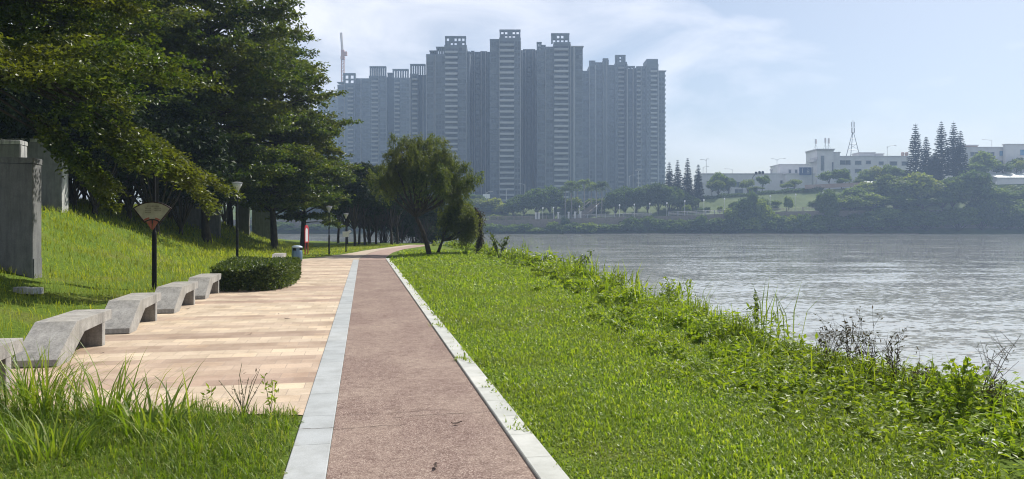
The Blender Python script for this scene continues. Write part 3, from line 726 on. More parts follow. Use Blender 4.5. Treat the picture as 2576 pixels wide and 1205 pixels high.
# leaning willow on the right of the path and a low drooping one beside it
def weeping(rg,trunk,limbs,nstr,nleaf,ll,lw,tr,hangl=(.5,1.3),spread=.8,tmin=.35):
    tb=MB(); cb=MB(); segs=[]
    tb.tube(trunk,np.linspace(tr,tr*.6,len(trunk)),9)
    for lb in limbs:
        lb=np.asarray(lb,float); ts=np.linspace(0,1,len(lb)); tt=np.linspace(0,1,9)
        c=np.stack([np.interp(tt,ts,lb[:,k]) for k in range(3)],1)+rg.normal(0,.05,(9,3))*tt[:,None]
        tb.tube(c,np.linspace(tr*.55,.012,9),6,cap=False)
        for _ in range(nstr):
            t=rg.uniform(tmin,1); j=min(7,int(t*8)); q=c[j]+(c[j+1]-c[j])*(t*8-j)
            d=rdir(rg,1)[0]; d[2]=abs(d[2])*.8
            e=q+d*spread*rg.uniform(.35,1.1); segs.append((q,e)); 
            if rg.random()<.3: tb.tube([q,e],[.015,.006],4,cap=False)
            for _ in range(3):
                e2=e+rdir(rg,1)[0]*.28; g=e2+np.array([rg.normal(0,.12),rg.normal(0,.12),-rg.uniform(*hangl)]); segs.append((e,e2)); segs.append((e2,g))
    seg_leaves(cb,rg,segs,nleaf,ll,lw,(.05,.05,.05),upw=.3,hang=.9,simple=True,rnd=1.0)
    return tb,cb
Yw=46.3; X0=PX(1082,Yw)
def w2(dx,dy,dyy=0): p=W(dx,dy,Yw+dyy); return np.array([p[0]-X0,dyy,p[2]])
rg=np.random.default_rng(31)
trunk=[w2(1082,650),w2(1073,612),w2(1058,570),w2(1046,545)]
f=trunk[-1]
limbs=[]
for (ex,ey,ed) in ((962,415,.8),(948,448,1.6),(983,380,-.9),(1004,346,-.4),(1034,350,.6),(1050,375,-1.7),(1076,352,.4),(1100,356,1.4),(1122,378,-.8),(1143,402,.7),(1160,425,-.7),(1184,448,.2),(1168,472,1.0),(1062,420,2.1),(1105,440,-2.2)):
    m1=(1046+(ex-1046)*.38,545+(ey-545)*.30); m2=(1046+(ex-1046)*.74,545+(ey-545)*.68)
    limbs.append([f,w2(m1[0],m1[1],ed*.35),w2(m2[0],m2[1],ed*.75),w2(ex,ey,ed)])
tb,cb=weeping(rg,trunk,limbs,24,46000,.17,.05,.17,(.25,.75),.72,.52)
plant_tree('willow_tree','leaning willow with olive drooping foliage on the lawn right of the path','tree',(X0,Yw,gz(X0,Yw)),tb,cb,M['leaf_willow'])
X1=PX(1104,48.5)
def w3(dx,dy,dyy=0): p=W(dx,dy,48.5+dyy); return np.array([p[0]-X1,dyy,p[2]])
trunk=[w3(1100,640),w3(1108,618),w3(1112,606)]; f=trunk[-1]
limbs=[[f,w3(1114,580),w3(1128,540),w3(1138,524)],[f,w3(1135,603),w3(1160,560),w3(1172,522)],[f,w3(1150,600,.5),w3(1185,560,.6),w3(1196,528,.6)],[f,w3(1120,580,-.8),w3(1140,540,-1),w3(1150,512,-1)],[f,w3(1150,590,-1),w3(1180,560,-1.2),w3(1190,540,-1.2)],[f,w3(1130,570,1),w3(1160,530,1.3),w3(1165,515,1.3)]]
tb,cb=weeping(rg,trunk,limbs,30,26000,.16,.05,.11,(.5,1.3),.5,.5)
plant_tree('willow_tree','low drooping willow leaning over the bank beside the taller leaning willow','tree',(X1,48.5,gz(X1,48.5)),tb,cb,M['leaf_willow'])
# dead vine-covered stump edge at its right
mb=MB(); X2=PX(1206,48); zz=gz(X2,48)
t=thing('vine_covered_stump','dark dead trunk wrapped in dry vines at the right of the drooping willow','tree stump',(X2,48,zz-.3))
mb.tube([(-.1,0,0),(.02,0,.9),(.05,.05,1.9),(-.05,.1,2.7),(-.3,.1,3.2)],[.17,.15,.13,.1,.05],8); mb.build('trunk',M['bark'],t)
sg=[((rg.normal(0,.12),rg.normal(0,.15),a),(rg.normal(.0,.14),rg.normal(0,.15),max(.1,a-.7))) for a in rg.uniform(.6,3.1,160)]
cb=MB(); seg_leaves(cb,rg,sg,2600,.13,.05,(.05,.05,.05),upw=.2,hang=1,simple=True); cb.build('vines',M['weed_dry'],t)

# ------------------------------------------------------------------ clipped hedge
rg=np.random.default_rng(8)
hx0,hx1,hy0,hy1=-4.05,-2.02,20.6,26.6       # offsets and v
t=thing('clipped_hedge','low clipped evergreen hedge on the paving beside the last near bench','hedge',(0,0,0),ANG)
n=15000
def hedge_top(u,v): 
    return .60+.05*np.sin(u*2.1+v*.9)+.03*np.sin(v*3.7+u*5)
def inside(u,v):
    uc,vc=(u-(hx0+hx1)/2)/((hx1-hx0)/2),(v-(hy0+hy1)/2)/((hy1-hy0)/2)
    return np.abs(uc)**4+np.abs(vc)**4<1+.06*np.sin(u*5+v*4)
u=rg.uniform(hx0-.1,hx1+.1,n*2); v=rg.uniform(hy0-.1,hy1+.1,n*2); k=inside(u,v); u=u[k];v=v[k]
top=rg.random(len(u))<.55; z=np.where(top,hedge_top(u,v)*rg.uniform(.86,1.06,len(u)),hedge_top(u,v)*rg.random(len(u)))
P=np.stack([u*CA,v,z],1)
# extra leaves hugging the outline
a=rg.uniform(0,2*math.pi,11000); ca,sa=np.cos(a),np.sin(a); rr=1/(np.abs(ca)**4+np.abs(sa)**4)**.25*rg.uniform(.95,1.015,11000)
ue=(hx0+hx1)/2+(hx1-hx0)/2*ca*rr; ve=(hy0+hy1)/2+(hy1-hy0)/2*sa*rr; ze=hedge_top(ue,ve)*rg.random(11000)**.8
P=np.concatenate([P,np.stack([ue*CA,ve,ze],1)]); n=len(P)
mb=MB(); mb.leaves(P,np.array([0,0,.5])+rg.normal(size=(n,3))*.8,rg.normal(size=(n,3))+np.array([0,0,.9]),rg.uniform(.06,.12,n),rg.uniform(.03,.05,n)); mb.build('foliage',M['hedge_leaf'],t)
mb=MB()
for i in range(160):
    uu,vv=rg.uniform(hx0+.2,hx1-.2),rg.uniform(hy0+.2,hy1-.2)
    mb.tube([(uu*CA,vv,-.05),(uu*CA+rg.normal(0,.06),vv+rg.normal(0,.06),.42)],[.014,.007],4)
mb.build('stems',M['bark'],t)

# ------------------------------------------------------------------ grass
def scatter(rg,n,x0,x1,y0,y1): return rg.uniform(x0,x1,n),rg.uniform(y0,y1,n)
rg=np.random.default_rng(55)
mb=MB()
def lawn_zone(y0,y1,dens,h,w):
    xa,xb=-2.0-SLOPE*y1,12
    n=int((xb-xa)*(y1-y0)*dens); X,Y=scatter(rg,n,xa,xb,y0,y1); o=X+SLOPE*Y
    edge=1.31+.09*np.sin(Y*3.1)*np.sin(Y*.9)+.06*np.sin(Y*7.7+1)+.04*np.sin(Y*19)
    lo=np.where(Y>39,edge+pathshift(Y)*.55+.3,edge)
    k=(o>lo-.02-.13*(rg.random(n)<.10)*rg.random(n))&(o<bank_o(Y)+1.0)&((X-.0)<(1700-CX)/F*Y+ .42*Y)
    # thin bare patches
    pn=.5+.5*np.sin(X*2.3+1.1*np.sin(Y*1.7))*np.sin(Y*1.9+np.sin(X*1.3)); k&=rg.random(n)<(.72+.28*pn)
    X,Y,pn=X[k],Y[k],pn[k]; n=len(X); Z=near_z(X,Y)
    hh=h*rg.uniform(.4,1.35,n)*(.65+.6*pn)*(1+.9*(rg.random(n)<.012))
    mb.blades(np.stack([X,Y,Z-.005],1),hh,w*rg.uniform(.5,1.5,n),rg.uniform(.1,1.45,n),rg.uniform(0,6.283,n))
lawn_zone(4.2,7.5,4500,0.061,.011)
lawn_zone(7.5,12,2375,0.068,.014)
lawn_zone(12,20,812,0.083,.02)
lawn_zone(20,32,325,0.094,.032)
lawn_zone(32,55,118,0.108,.055)
tag(mb.build('lawn_grass',M['lawn']),'short bright green lawn between the path and the river bank','grass',kind='stuff')
mb=MB()
n=210000; X,Y=scatter(rg,n,-40,-3,8,66); o=X+SLOPE*Y
# keep density roughly constant on the picture
k=(rg.random(n)<np.clip((26/np.maximum(Y,8))**1.2,.05,1))&(o<-4.28-.35*np.clip(1-np.abs(Y-33)/4,0,1)*0)&(X>-.72*Y-2)
k&=~((o>-5.1)&(o<-1.9)&(Y>20.2)&(Y<26.8))
k&=rg.random(n)<.6+.4*np.sin(X*1.1+np.sin(Y*.8)*2)**2
X,Y=X[k],Y[k]; n=len(X); sc=np.clip(Y/20,.6,2.2)
mb.blades(np.stack([X,Y,near_z(X,Y)-.01],1),rg.uniform(.10,.27,n)*(.75+.35*sc),.012*sc*rg.uniform(.7,1.4,n),rg.uniform(.05,.85,n),rg.uniform(0,6.283,n))
# edges of the far verge left of the path
n=26000; X,Y=scatter(rg,n,-20,-6,34,72); o=X+SLOPE*Y
left=np.interp(Y,[30,36,39.4,42,46,50,54,58,64,72],[-4.2,-3.45,-3.7,-2.8,-1.7,-.85,-.2,.6,2.1,4.1])
k=(o<left)&(o>left-6); X,Y=X[k],Y[k]; n=len(X)
mb.blades(np.stack([X,Y,near_z(X,Y)-.01],1),rg.uniform(.06,.16,n),.035*rg.uniform(.7,1.3,n),rg.uniform(.2,1,n),rg.uniform(0,6.283,n))
tag(mb.build('slope_grass',M['slope_grass']),'long light green grass covering the slope left of the benches','grass',kind='stuff')
# tall foreground grass, left of the track
mb=MB(); n=64000; X,Y=scatter(rg,n,-6.4,-1.2,3.8,8.9); o=X+SLOPE*Y
v=Y*CA-X*SA; front=np.interp(o,[-4.3,-.53],[7.95,6.95])+.08*np.sin(X*6)+.05*np.sin(X*15)
k=(o<-.56+.03*np.sin(Y*9))&((v<front)|(o<-4.15)); X,Y,o,v,front=X[k],Y[k],o[k],v[k],front[k]; n=len(X)
tall=np.interp(o,[-5,-2.6,-1.2,-.6],[1.25,1.0,.72,.45])*(.75+.35*np.sin(X*2.2+Y))
mb.blades(np.stack([X,Y,near_z(X,Y)-.01],1),rg.uniform(.10,.34,n)*tall,rg.uniform(.004,.010,n),rg.uniform(.05,1.25,n),rg.uniform(0,6.283,n),curl=.8)
tag(mb.build('foreground_grass',M['tall_grass']),'thick uncut grass in the near left corner, spilling over the grey kerb','grass',kind='stuff')
# long arching blades as tussocks (each a plant)
def tussock(label,x,y,n,h,w,seed,m='tall_grass',sp=.16):
    r=np.random.default_rng(seed); mb=MB()
    P=np.stack([r.normal(0,sp,n),r.normal(0,sp*.7,n),np.full(n,-.02)],1); yaw=np.arctan2(P[:,1],P[:,0])+r.normal(0,.7,n)
    ln=h*r.uniform(.55,1.2,n); lean=r.uniform(.08,.5,n)
    d=np.stack([np.cos(yaw),np.sin(yaw),np.zeros(n)],1); sd=np.stack([-np.sin(yaw),np.cos(yaw),np.zeros(n)],1); K=7
    V=np.zeros((n,K*2-1,3)); p=P.copy(); ang=lean.copy(); cu=r.uniform(.05,.34,n)
    for i in range(K):
        ww=(w*(1-(i/(K-1))**1.6)*r.uniform(.9,1.1,n))[:,None]*.5
        if i<K-1: V[:,2*i]=p-sd*ww; V[:,2*i+1]=p+sd*ww
        else: V[:,2*i]=p
        p=p+(d*np.sin(ang)[:,None]+np.array([0,0,1.])*np.cos(ang)[:,None])*(ln/(K-1))[:,None]; ang=ang+cu*(1+i*.15)
    b=np.arange(n)[:,None]*(2*K-1)
    Q=np.concatenate([b+np.array([[2*i,2*i+1,2*i+3,2*i+2]]) for i in range(K-2)])
    V=V.reshape(-1,3); mb.v.append(V.astype(np.float32)); mb.f.append((Q.astype(np.int32),0)); mb.f.append(((b+np.array([[2*K-4,2*K-3,2*K-2]])).astype(np.int32),0)); mb.n+=len(V)
    return tag(mb.build('grass_tussock',M[m],loc=(x,y,gz(x,y))),label,'grass tussock',group='long bladed tussocks in the near grass')
tussock('tall tussock with long arching blades at the far left of the near grass',-4.2,6.9,120,.80,.014,1)
tussock('tussock with upright blades in front of the largest whole bench',-3.5,6.65,110,.74,.015,2)
tussock('broad bladed bright tussock in the middle of the near left grass',-2.85,6.1,70,.60,.021,3)
tussock('tussock with drooping blades at the bottom left corner of the photo',-3.3,5.5,90,.55,.014,4)
tussock('low bright tussock at the left edge below the cut off bench',-4.6,7.2,90,.6,.013,5)
tussock('fine bladed tussock right of the broad bladed one in the near grass',-2.3,5.6,80,.42,.010,6)
# small weeds on the plaza edge
def sprig(name,label,x,y,h,stems,seed,leafm,stemm,leafn=16,ll=.06,lw=.02,spread=.25,grp=None,branch=0,cat='weed'):
    r=np.random.default_rng(seed); th=.0022 if stemm is M['stem_dry'] else .004; t=thing(name,label,cat,(x,y,gz(x,y)-.02),0,grp); sb=MB(); lb=MB(); segs=[]
    for s in range(stems):
        a=r.uniform(0,6.283); e=np.array([math.cos(a),math.sin(a),0])*spread*r.uniform(.2,1)*h; hh=h*r.uniform(.6,1.05)
        c=np.array([[0,0,0],e*.3+[0,0,hh*.4],e*.7+[0,0,hh*.75],e+[0,0,hh]])+r.normal(0,.008*h/.4,(4,3)); sb.tube(c,np.linspace(th*h/.4,th*.4*h/.4,4),4,cap=False)
        segs+= [(c[1],c[2]),(c[2],c[3])]
        for _ in range(branch):
            tt=r.uniform(.35,.95); q=c[0]+(c[3]-c[0])*tt; d=rdir(r,1)[0]; d[2]=abs(d[2])+.5; q2=q+d*h*r.uniform(.12,.3); sb.tube([q,q2],[th*.5*h/.4,th*.28*h/.4],4,cap=False); segs.append((q,q2))
    sb.build('stems',stemm,t); seg_leaves(lb,r,segs,leafn*stems,ll,lw,(.012,.012,.012),upw=.5,rnd=.9); lb.build('leaves',leafm,t)
    return t
sprig('seeding_weed','thin seeding weed with wiry stems at the near edge of the plaza',-2.35,6.72,.46,9,11,M['weed_dry'],M['stem_green'],5,.035,.008,.5)
sprig('leafy_weed','small leafy weed at the near right corner of the plaza, beside the wiry one',-2.12,6.78,.36,3,12,M['weed'],M['stem_green'],16,.06,.018,.35)
sprig('leafy_weed','smallest leafy weed at the plaza edge, left of the wiry one',-2.68,6.8,.28,2,13,M['weed'],M['stem_green'],12,.055,.017,.3)

# ------------------------------------------------------------------ bank vegetation
rg=np.random.default_rng(66)
mb=MB(); sb=MB()
def weed_zone(y0,y1,dens,h,ll,lw,nl):
    n=int((y1-y0)*3.6*dens)
    for i in range(n):
        Y=rg.uniform(y0,y1); e=rg.triangular(-2.4,-.1,1.5); o=bank_o(Y)+e; X=o-SLOPE*Y
        if e<-1.1 and rg.random()<.55: continue
        z=gz(X,Y); hh=h*rg.uniform(.4,1.25)*np.interp(e,[-2.4,-.8,0,1.5],[.35,.8,1.05,1.25])*(.75+.4*math.sin(Y*1.3+o*2))
        rad=hh*.55; k=int(nl*rg.uniform(.6,1.3))
        q=rdir(rg,k); q[:,2]=np.abs(q[:,2]); P=q*np.array([rad,rad,hh*.9])*(.45+.6*rg.random((k,1)))
        s=rg.uniform(.7,1.4)
        mb.leaves(P+np.array([X,Y,z+.02]),q*.6+np.array([0,0,.8])+rg.normal(size=(k,3))*.5,q+rg.normal(size=(k,3))*.6,ll*s*rg.uniform(.6,1.3,k),lw*s*rg.uniform(.6,1.3,k))
        if rg.random()<.2:
            k=14; yaw=rg.uniform(0,6.283,k); mb.blades(np.stack([X+rg.normal(0,.12,k),Y+rg.normal(0,.12,k),np.full(k,z)],1),hh*rg.uniform(.9,1.6,k),lw*.45,rg.uniform(.05,.4,k),yaw)
weed_zone(4.2,9,22,.34,.062,.028,58)
weed_zone(9,16,11,.48,.085,.038,56)
weed_zone(16,30,3.6,.56,.14,.06,44)
weed_zone(30,70,1.3,.75,.2,.09,50)
n=5200; Y=rg.uniform(4.3,9,n); e=-2.6*rg.random(n)**1.5+.1; o=bank_o(Y)+e; X=o-SLOPE*Y; zl=rg.uniform(.05,.26,n)*np.interp(e,[-2.3,-1,0],[.4,.9,1.1])
mb.leaves(np.stack([X,Y,near_z(X,Y)+zl],1),np.array([0,0,1.1])+rg.normal(size=(n,3))*.5,rg.normal(size=(n,3)),rg.uniform(.04,.09,n)*(.8+Y/28),rg.uniform(.022,.042,n)*(.8+Y/28))
tag(mb.build('bank_weeds',M['weed']),'tangle of leafy green weeds along the top of the river bank','weeds',kind='stuff')
def at_off(Y,e): o=float(bank_o(Y))+e; return o-SLOPE*Y,Y
G='dry weed stalks on the river bank'
for i,(dx,Y,h,st,lab) in enumerate([
  (2075,8.75,.62,9,'brown dry weed at the left end of the dry stalks on the bank'),
  (2135,8.6,.74,10,'tall brown weed with seed heads, among the dry stalks by the water'),
  (2190,8.3,.7,9,'dark dry weed bush in the middle of the dry stalks by the water'),
  (2255,7.8,.66,8,'thin dry weed with bare tips, right of the dark dry weed bush'),
  (2310,7.4,.45,7,'short brown weed left of the tall feathery weed'),
  (2500,6.75,.36,8,'low withered weed near the right edge of the photo')]):
    X=PX(dx,Y); sprig('dry_weed',lab,X,Y,h*1.0,st,100+i,M['weed_dry'],M['stem_dry'],16,.055,.016,.42,G,3)
X=PX(2470,7.0); sprig('feathery_weed','tall bare feathery weed leaning left near the right edge, before the water',X,7.0,.88,3,120,M['weed_dry'],M['stem_dry'],14,.04,.007,.42,None,9)
X=PX(1905,11.8); sprig('dark_stalk_weed','single dark upright weed stalk standing out against the river',X,11.8,.82,2,121,M['hedge_leaf'],M['stem_green'],60,.07,.025,.10,None,0)
for i,(dx,Y,h,lab) in enumerate([(1462,30,1.15,'small dark leafed shrub alone at the water side of the bank'),(1255,40,1.3,'dark shrub in the bank weeds near the drooping willow'),(1690,17.5,.85,'bushy green weed rising above the bank halfway along'),(2400,6.6,.52,'broad leafed green plant on the bank beside the feathery weed')]):
    X=PX(dx,Y); sprig('bank_shrub',lab,X,Y,h,8,130+i,M['hedge_leaf'] if i<2 else M['weed'],M['stem_green'],36,.05+.05*Y/20,.03+.02*Y/20,.5,'shrubs on the river bank',3,'shrub')
# plastic and leaf litter
X,Y=W(2480,1125,5.75)[:2]
mb=MB(); q=rdir(rg,40); hull=np.concatenate([q*np.array([.09,.06,.03])*rg.uniform(.6,1.1,(40,1))])
import bmesh
bm=bmesh.new(); [bm.verts.new(tuple(p)) for p in hull]; bmesh.ops.convex_hull(bm,input=bm.verts[:]); me=bpy.data.meshes.new('plastic_bag'); bm.to_mesh(me); bm.free(); me.materials.append(M['plastic'])
o=bpy.data.objects.new('plastic_bag',me); COL.objects.link(o); o.location=(X,Y,gz(X,Y)+.05); tag(o,'crumpled pale plastic scrap lying in the lawn near the lower right corner','litter')
for i,(dx,dy,lab) in enumerate([(1148,1071,'dark curled dry leaf lying alone on the red track'),(1095,1180,'tiny dark dry leaf at the bottom of the red track'),(628,842,'small dark dry leaf on the plaza paving')]):
    Y=CH*F/(dy-HY); X=PX(dx,Y); mb=MB(); k=7; u=np.linspace(-1,1,k)
    V=[(.05*a,.012*(1-a*a)*s+.012*math.sin(a*2),.012+.01*a*a+.006*(s>0)) for a in u for s in (-1,1)]
    mb.add(V,[(2*j,2*j+2,2*j+3,2*j+1) for j in range(k-1)]); tag(mb.build('dry_leaf',M['dead_leaf'],loc=(X,Y,.008),rz=.3+i),lab,'dry leaf',group='dry leaves on the ground')
rl=np.random.default_rng(9); me=[o for o in bpy.data.objects if o.name.startswith('dry_leaf')][0].data
for i in range(22):
    v=rl.uniform(8,30); u=rl.uniform(-3.6,-.7) if i%3 else rl.uniform(-4.0,-3.3); x,y=uv2w(u,v); o=bpy.data.objects.new('dry_leaf',me); COL.objects.link(o); o.location=(x,y,.012); o.rotation_euler=(0,0,rl.uniform(0,6)); o.scale=(rl.uniform(.5,1.1),)*3
    tag(o,'tiny dry leaf scattered on the plaza paving','dry leaf','dry leaves on the plaza')
#SECOND_HALF
# ------------------------------------------------------------------ far towers
FLOOR=3.0
def tower(label,Y0,zb,segs,bays=(),balcs=(),fins=(),crowns=(),recess=(),roofs=(),warm=None,name='apartment_tower'):
    xa=min(s[0] for s in segs); xb=max(s[1] for s in segs); Xc=PX((xa+xb)/2,Y0)
    t=thing(name,label,'apartment tower',(Xc,Y0,zb),0,'apartment towers across the river')
    def x(dx): return PX(dx,Y0)-Xc
    def z(dy): return PZ(dy,Y0)-zb
    for s in segs:
        a,b,top,off,dep=s[:5]; m=M[s[5]] if len(s)>5 else M['tower_wall']
        mb=MB(); mb.box(x(a),x(b),off,off+dep,-6,z(top)); mb.box(x(a)-.12,x(b)+.12,off-.12,off+.3,z(top)-.9,z(top)+.35)
        for (ba,bb,bt,bo) in bays:
            if ba>=a-.01 and bb<=b+.01:
                zz=z(bt)-FLOOR
                while zz>0: mb.box(x(ba)+.02,x(bb)-.02,off-.22,off+.06,zz-.02,zz+.26); zz-=FLOOR
        mb.build('wall',m,t)
    nwin=0; rest=MB()
    for (a,b,top,off) in bays:
        zt=z(top); w=x(b)-x(a); npn=max(1,int(round(w/1.9))); zz=zt-FLOOR; g=MB()
        for k in range(npn):
            xx=.15+k*(w-.3)/npn; g.box(xx+.12,xx+(w-.3)/npn-.12,-.09,.05,.75,2.55)
        me=g.mesh('window',M['tower_glass']); vv=np.concatenate(g.v); ff=np.concatenate([q for q,_ in g.f])
        while zz>0:
            if nwin<100:
                o=bpy.data.objects.new('window',me); COL.objects.link(o); o.parent=t; o.location=(x(a),off,zz); nwin+=1
            else: rest.addnp(vv+np.array([x(a),off,zz]),ff)
            zz-=FLOOR
    if rest.v: tag(rest.build('lower_windows',M['tower_glass'],t),kind='stuff')
    for (a,b,top,off) in recess:
        mb=MB(); mb.box(x(a),x(b),off-.07,off+.05,0,z(top)); mb.build('recess',M['tower_dark'],t)
    for (a,b,top,off,big) in balcs:
        w=x(b)-x(a); mb=MB(); d=1.5
        mb.box(0,w,-d,0,-.14,.16); mb.box(0,w,-d-.08,-d+.06,.165,1.02); mb.box(0,.1,-d+.07,0,.165,1.0); mb.box(w-.1,w,-d+.07,0,.165,1.0)
        me=mb.mesh('balcony',M['tower_light'] if big else M['tower_warm']); zz=z(top)-FLOOR
        g=MB(); g.box(x(a)+.05,x(b)-.05,off-.06,off+.05,0,z(top)-.4); q=zz
        while q>0:
            for k in range(max(1,int(w/2.2))):
                if rng.random()<.7: g.box(x(a)+.4+k*2.2,x(a)+1.9+k*2.2,off-.14,off-.04,q+.1,q+2.2,1)
            q-=FLOOR
        g.build('balcony_shade_back',[M['tower_dark'],M['tower_glass']],t)  # flat dark strip painted for the shade behind the balconies, with glazing
        while zz>0:
            o=bpy.data.objects.new('balcony',me); COL.objects.link(o); o.parent=t; o.location=(x(a),off-.07,zz); zz-=FLOOR
    for (a,b,top,off,m) in fins:
        mb=MB(); mb.box(x(a),x(b),off-.75,off+.02,-2,z(top)); mb.build('fin',M[m],t)
    for c in crowns:
        a,b,top,bot,off,dep,cols,rows=c[:8]; dep=min(dep,2.6); th=c[8] if len(c)>8 else .55; solid=c[9] if len(c)>9 else ()
        mb=MB(); x0,x1,z0,z1=x(a),x(b),z(bot),z(top)
        for yy in (off,off+dep-th):
            for i in range(cols+1):
                xx=x0+(x1-x0-th)*i/cols; mb.box(xx,xx+th,yy,yy+th,z0,z1-th)
            for j in range(1,rows):
                zz=z0+(z1-z0-th)*j/rows
                mb.box(x0+.01,x1-.01,yy+.03,yy+th-.03,zz-th*.35,zz+th*.35)
            for (i,j) in solid:
                cw=(x1-x0)/cols; rh=(z1-z0)/rows; mb.box(x0+cw*i+.02,x0+cw*(i+1)-.02,yy+.1,yy+th-.1,z0+rh*j,z0+rh*(j+1)-.05)
        mb.box(x0-.1,x1+.1,off-.1,off+dep+.1,z1-th+.005,z1)
        mb.build('crown_frame',M['tower_dark'] if th<.5 else M['tower_wall'],t)
    for (a,b,y,off,dep) in roofs:
        mb=MB(); mb.box(x(a),x(b),off,off+dep,z(y)-.45,z(y)); mb.build('roof_slab',M['tower_light'] if dep>15 else M['tower_wall'],t)
    return t
D='tower_dark'; Lt='tower_light'; Wm='tower_warm'
tower('tallest far tower with the highest open grid crown, in the middle of the skyline',420,11,
  [(1232,1256,100,0,22),(1256,1309,100,-3.2,26)],[(1233,1255,104,0),(1294,1308.5,106,-3.2)],[(1257,1293,106,-3.2,True)],
  [(1255.2,1256.6,100,-3.3,Wm),(1308,1310,108,-3.3,Wm)],[(1256.5,1308.5,77,99.4,-2.2,14,5,2,.8,((0,0),(2,1),(4,0))),(1233,1255,101.5,112,1,.8,2,1,.5)])
tower('far tower with the open grid crown left of the tallest one',432,11,
  [(1072,1118.5,138,0,22),(1119,1174,118,-3,26),(1174.5,1181,130,1,22)],[(1073,1090,140,0),(1096,1118,140,0),(1153,1173,121,-3)],[(1121,1152,124,-3,True)],
  [(1091.5,1092.8,139,-.02,Wm),(1094.2,1095.2,139,-.02,Lt),(1072,1073,139,0,Lt)],[(1120,1172,93,117.4,-2,14,5,2,.8,((0,0),(1,1),(3,0))),(1097,1118,118,137.4,1,10,3,1,.8),(1080,1092,126,137.4,2,8,2,1,.6)],roofs=[(1096,1119,117,.4,10),(1079,1097,126,.8,10)])
tower('recessed dark tower wing between the two grid crowned towers',446,11,
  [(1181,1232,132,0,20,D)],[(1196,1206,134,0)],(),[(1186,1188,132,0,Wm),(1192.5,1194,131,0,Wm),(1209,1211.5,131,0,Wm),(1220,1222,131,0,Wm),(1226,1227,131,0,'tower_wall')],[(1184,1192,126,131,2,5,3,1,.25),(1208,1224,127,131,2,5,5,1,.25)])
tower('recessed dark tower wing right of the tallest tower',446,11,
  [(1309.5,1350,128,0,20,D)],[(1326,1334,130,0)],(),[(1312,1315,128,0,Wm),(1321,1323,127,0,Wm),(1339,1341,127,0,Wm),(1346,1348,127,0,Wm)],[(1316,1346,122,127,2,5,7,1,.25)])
tower('grid crowned far tower with a flat overhanging roof slab on its right',426,11,
  [(1350,1372,128,0,20),(1372.3,1391,120,-.8,22),(1391.3,1433,111,-3,26),(1433.3,1465,120,-1,22)],[(1351,1371,130,0),(1373,1391,123,-.8),(1429,1433,116,-3),(1447,1464,124,-1)],[(1393,1428,117,-3,True)],
  [(1441.5,1444.5,119,-1,Lt),(1371.2,1372.2,126,-.5,Wm),(1433,1434.2,114,-2.6,Wm)],[(1386,1431,86,110.4,-2,14,4,2,.8,((0,1),(3,1))),(1350,1362,105,127.4,0.5,9,2,2,.7,((0,0),)),(1362.5,1372,112,127.4,1,9,2,2,.6)],roofs=[(1432,1467,117.5,-2,20)])
tower('far tower with small open roof frames, left of the rightmost one',510,11,
  [(1465,1482,179,3,20),(1482.3,1515,163,0,22),(1515.3,1530,153,-1.5,22),(1530.3,1546,165,0,22),(1546.3,1575,159,-2.5,22)],[(1466,1481,182,3),(1483,1495,166,0),(1500,1514,166,0),(1532,1545,168,0),(1547,1552,162,-2.5),(1569,1574.5,162,-2.5)],[(1553,1568,164,-2.5,False)],
  [(1481,1483.2,166,0,Wm),(1496,1498,164,0,Lt),(1515,1516.2,156,-1.5,Wm),(1524,1526,156,-1.5,Wm),(1575,1576.6,164,-2.5,Wm)],[(1482.5,1497,152,162.4,0.6,8,3,2,.7,((0,0),)),(1498,1515,156,162.4,1,8,3,1,.6),(1546.5,1572,140,158.4,-2,12,3,2,.8,((0,0),(0,1),(2,0),(2,1))),(1516,1529,147.5,152.4,-1,9,1,1,.7)],roofs=[(1465,1478,175,4,10)])
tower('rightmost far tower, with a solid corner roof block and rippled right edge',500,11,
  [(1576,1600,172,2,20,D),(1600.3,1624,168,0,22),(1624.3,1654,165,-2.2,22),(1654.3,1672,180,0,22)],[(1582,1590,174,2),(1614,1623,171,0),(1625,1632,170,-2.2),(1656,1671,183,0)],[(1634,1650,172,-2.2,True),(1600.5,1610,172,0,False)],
  [(1577,1580,173,2,Wm),(1592,1594,173,2,Wm),(1652.5,1654,178,-2.2,Lt),(1612,1613,169,0,Wm)],[(1577,1598,164,171.4,2.5,8,2,1,.8),(1606,1622,166,167.6,1,8,2,1,.3)],roofs=[(1653,1675,178,-1,18)])
# the solid corner crown and the rippled green edge of that tower
tt=bpy.data.objects[-1] if False else [o for o in bpy.data.objects if o.get('label','').startswith('rightmost far tower, with a solid')][0]
mb=MB(); c=tt.location; Y0=500
mb.box(PX(1625,Y0)-c.x,PX(1653.5,Y0)-c.x,-1.8,12,PZ(164.6,Y0)-c.z,PZ(150,Y0)-c.z); mb.build('roof_block',M['tower_wall'],tt)
mb=MB(); zz=PZ(184,Y0)-c.z-2
while zz>0: mb.box(PX(1672,Y0)-c.x+.02,PX(1675,Y0)-c.x,1.5,14,zz,zz+1.25); zz-=3
mb.build('side_balconies',M['tower_green'],tt)
tower('narrow far tower topped by one row of tall open posts',472,11,
  [(1031,1052,187,0,20),(1052.3,1071,188,2.5,20,D)],[(1032,1036,190,0)],[(1037,1050,190,0,False)],[(1031,1033,187,0,Wm),(1062,1064,187,2.5,Wm)],[(1031,1069,160,186.4,1,8,6,1,.75)])
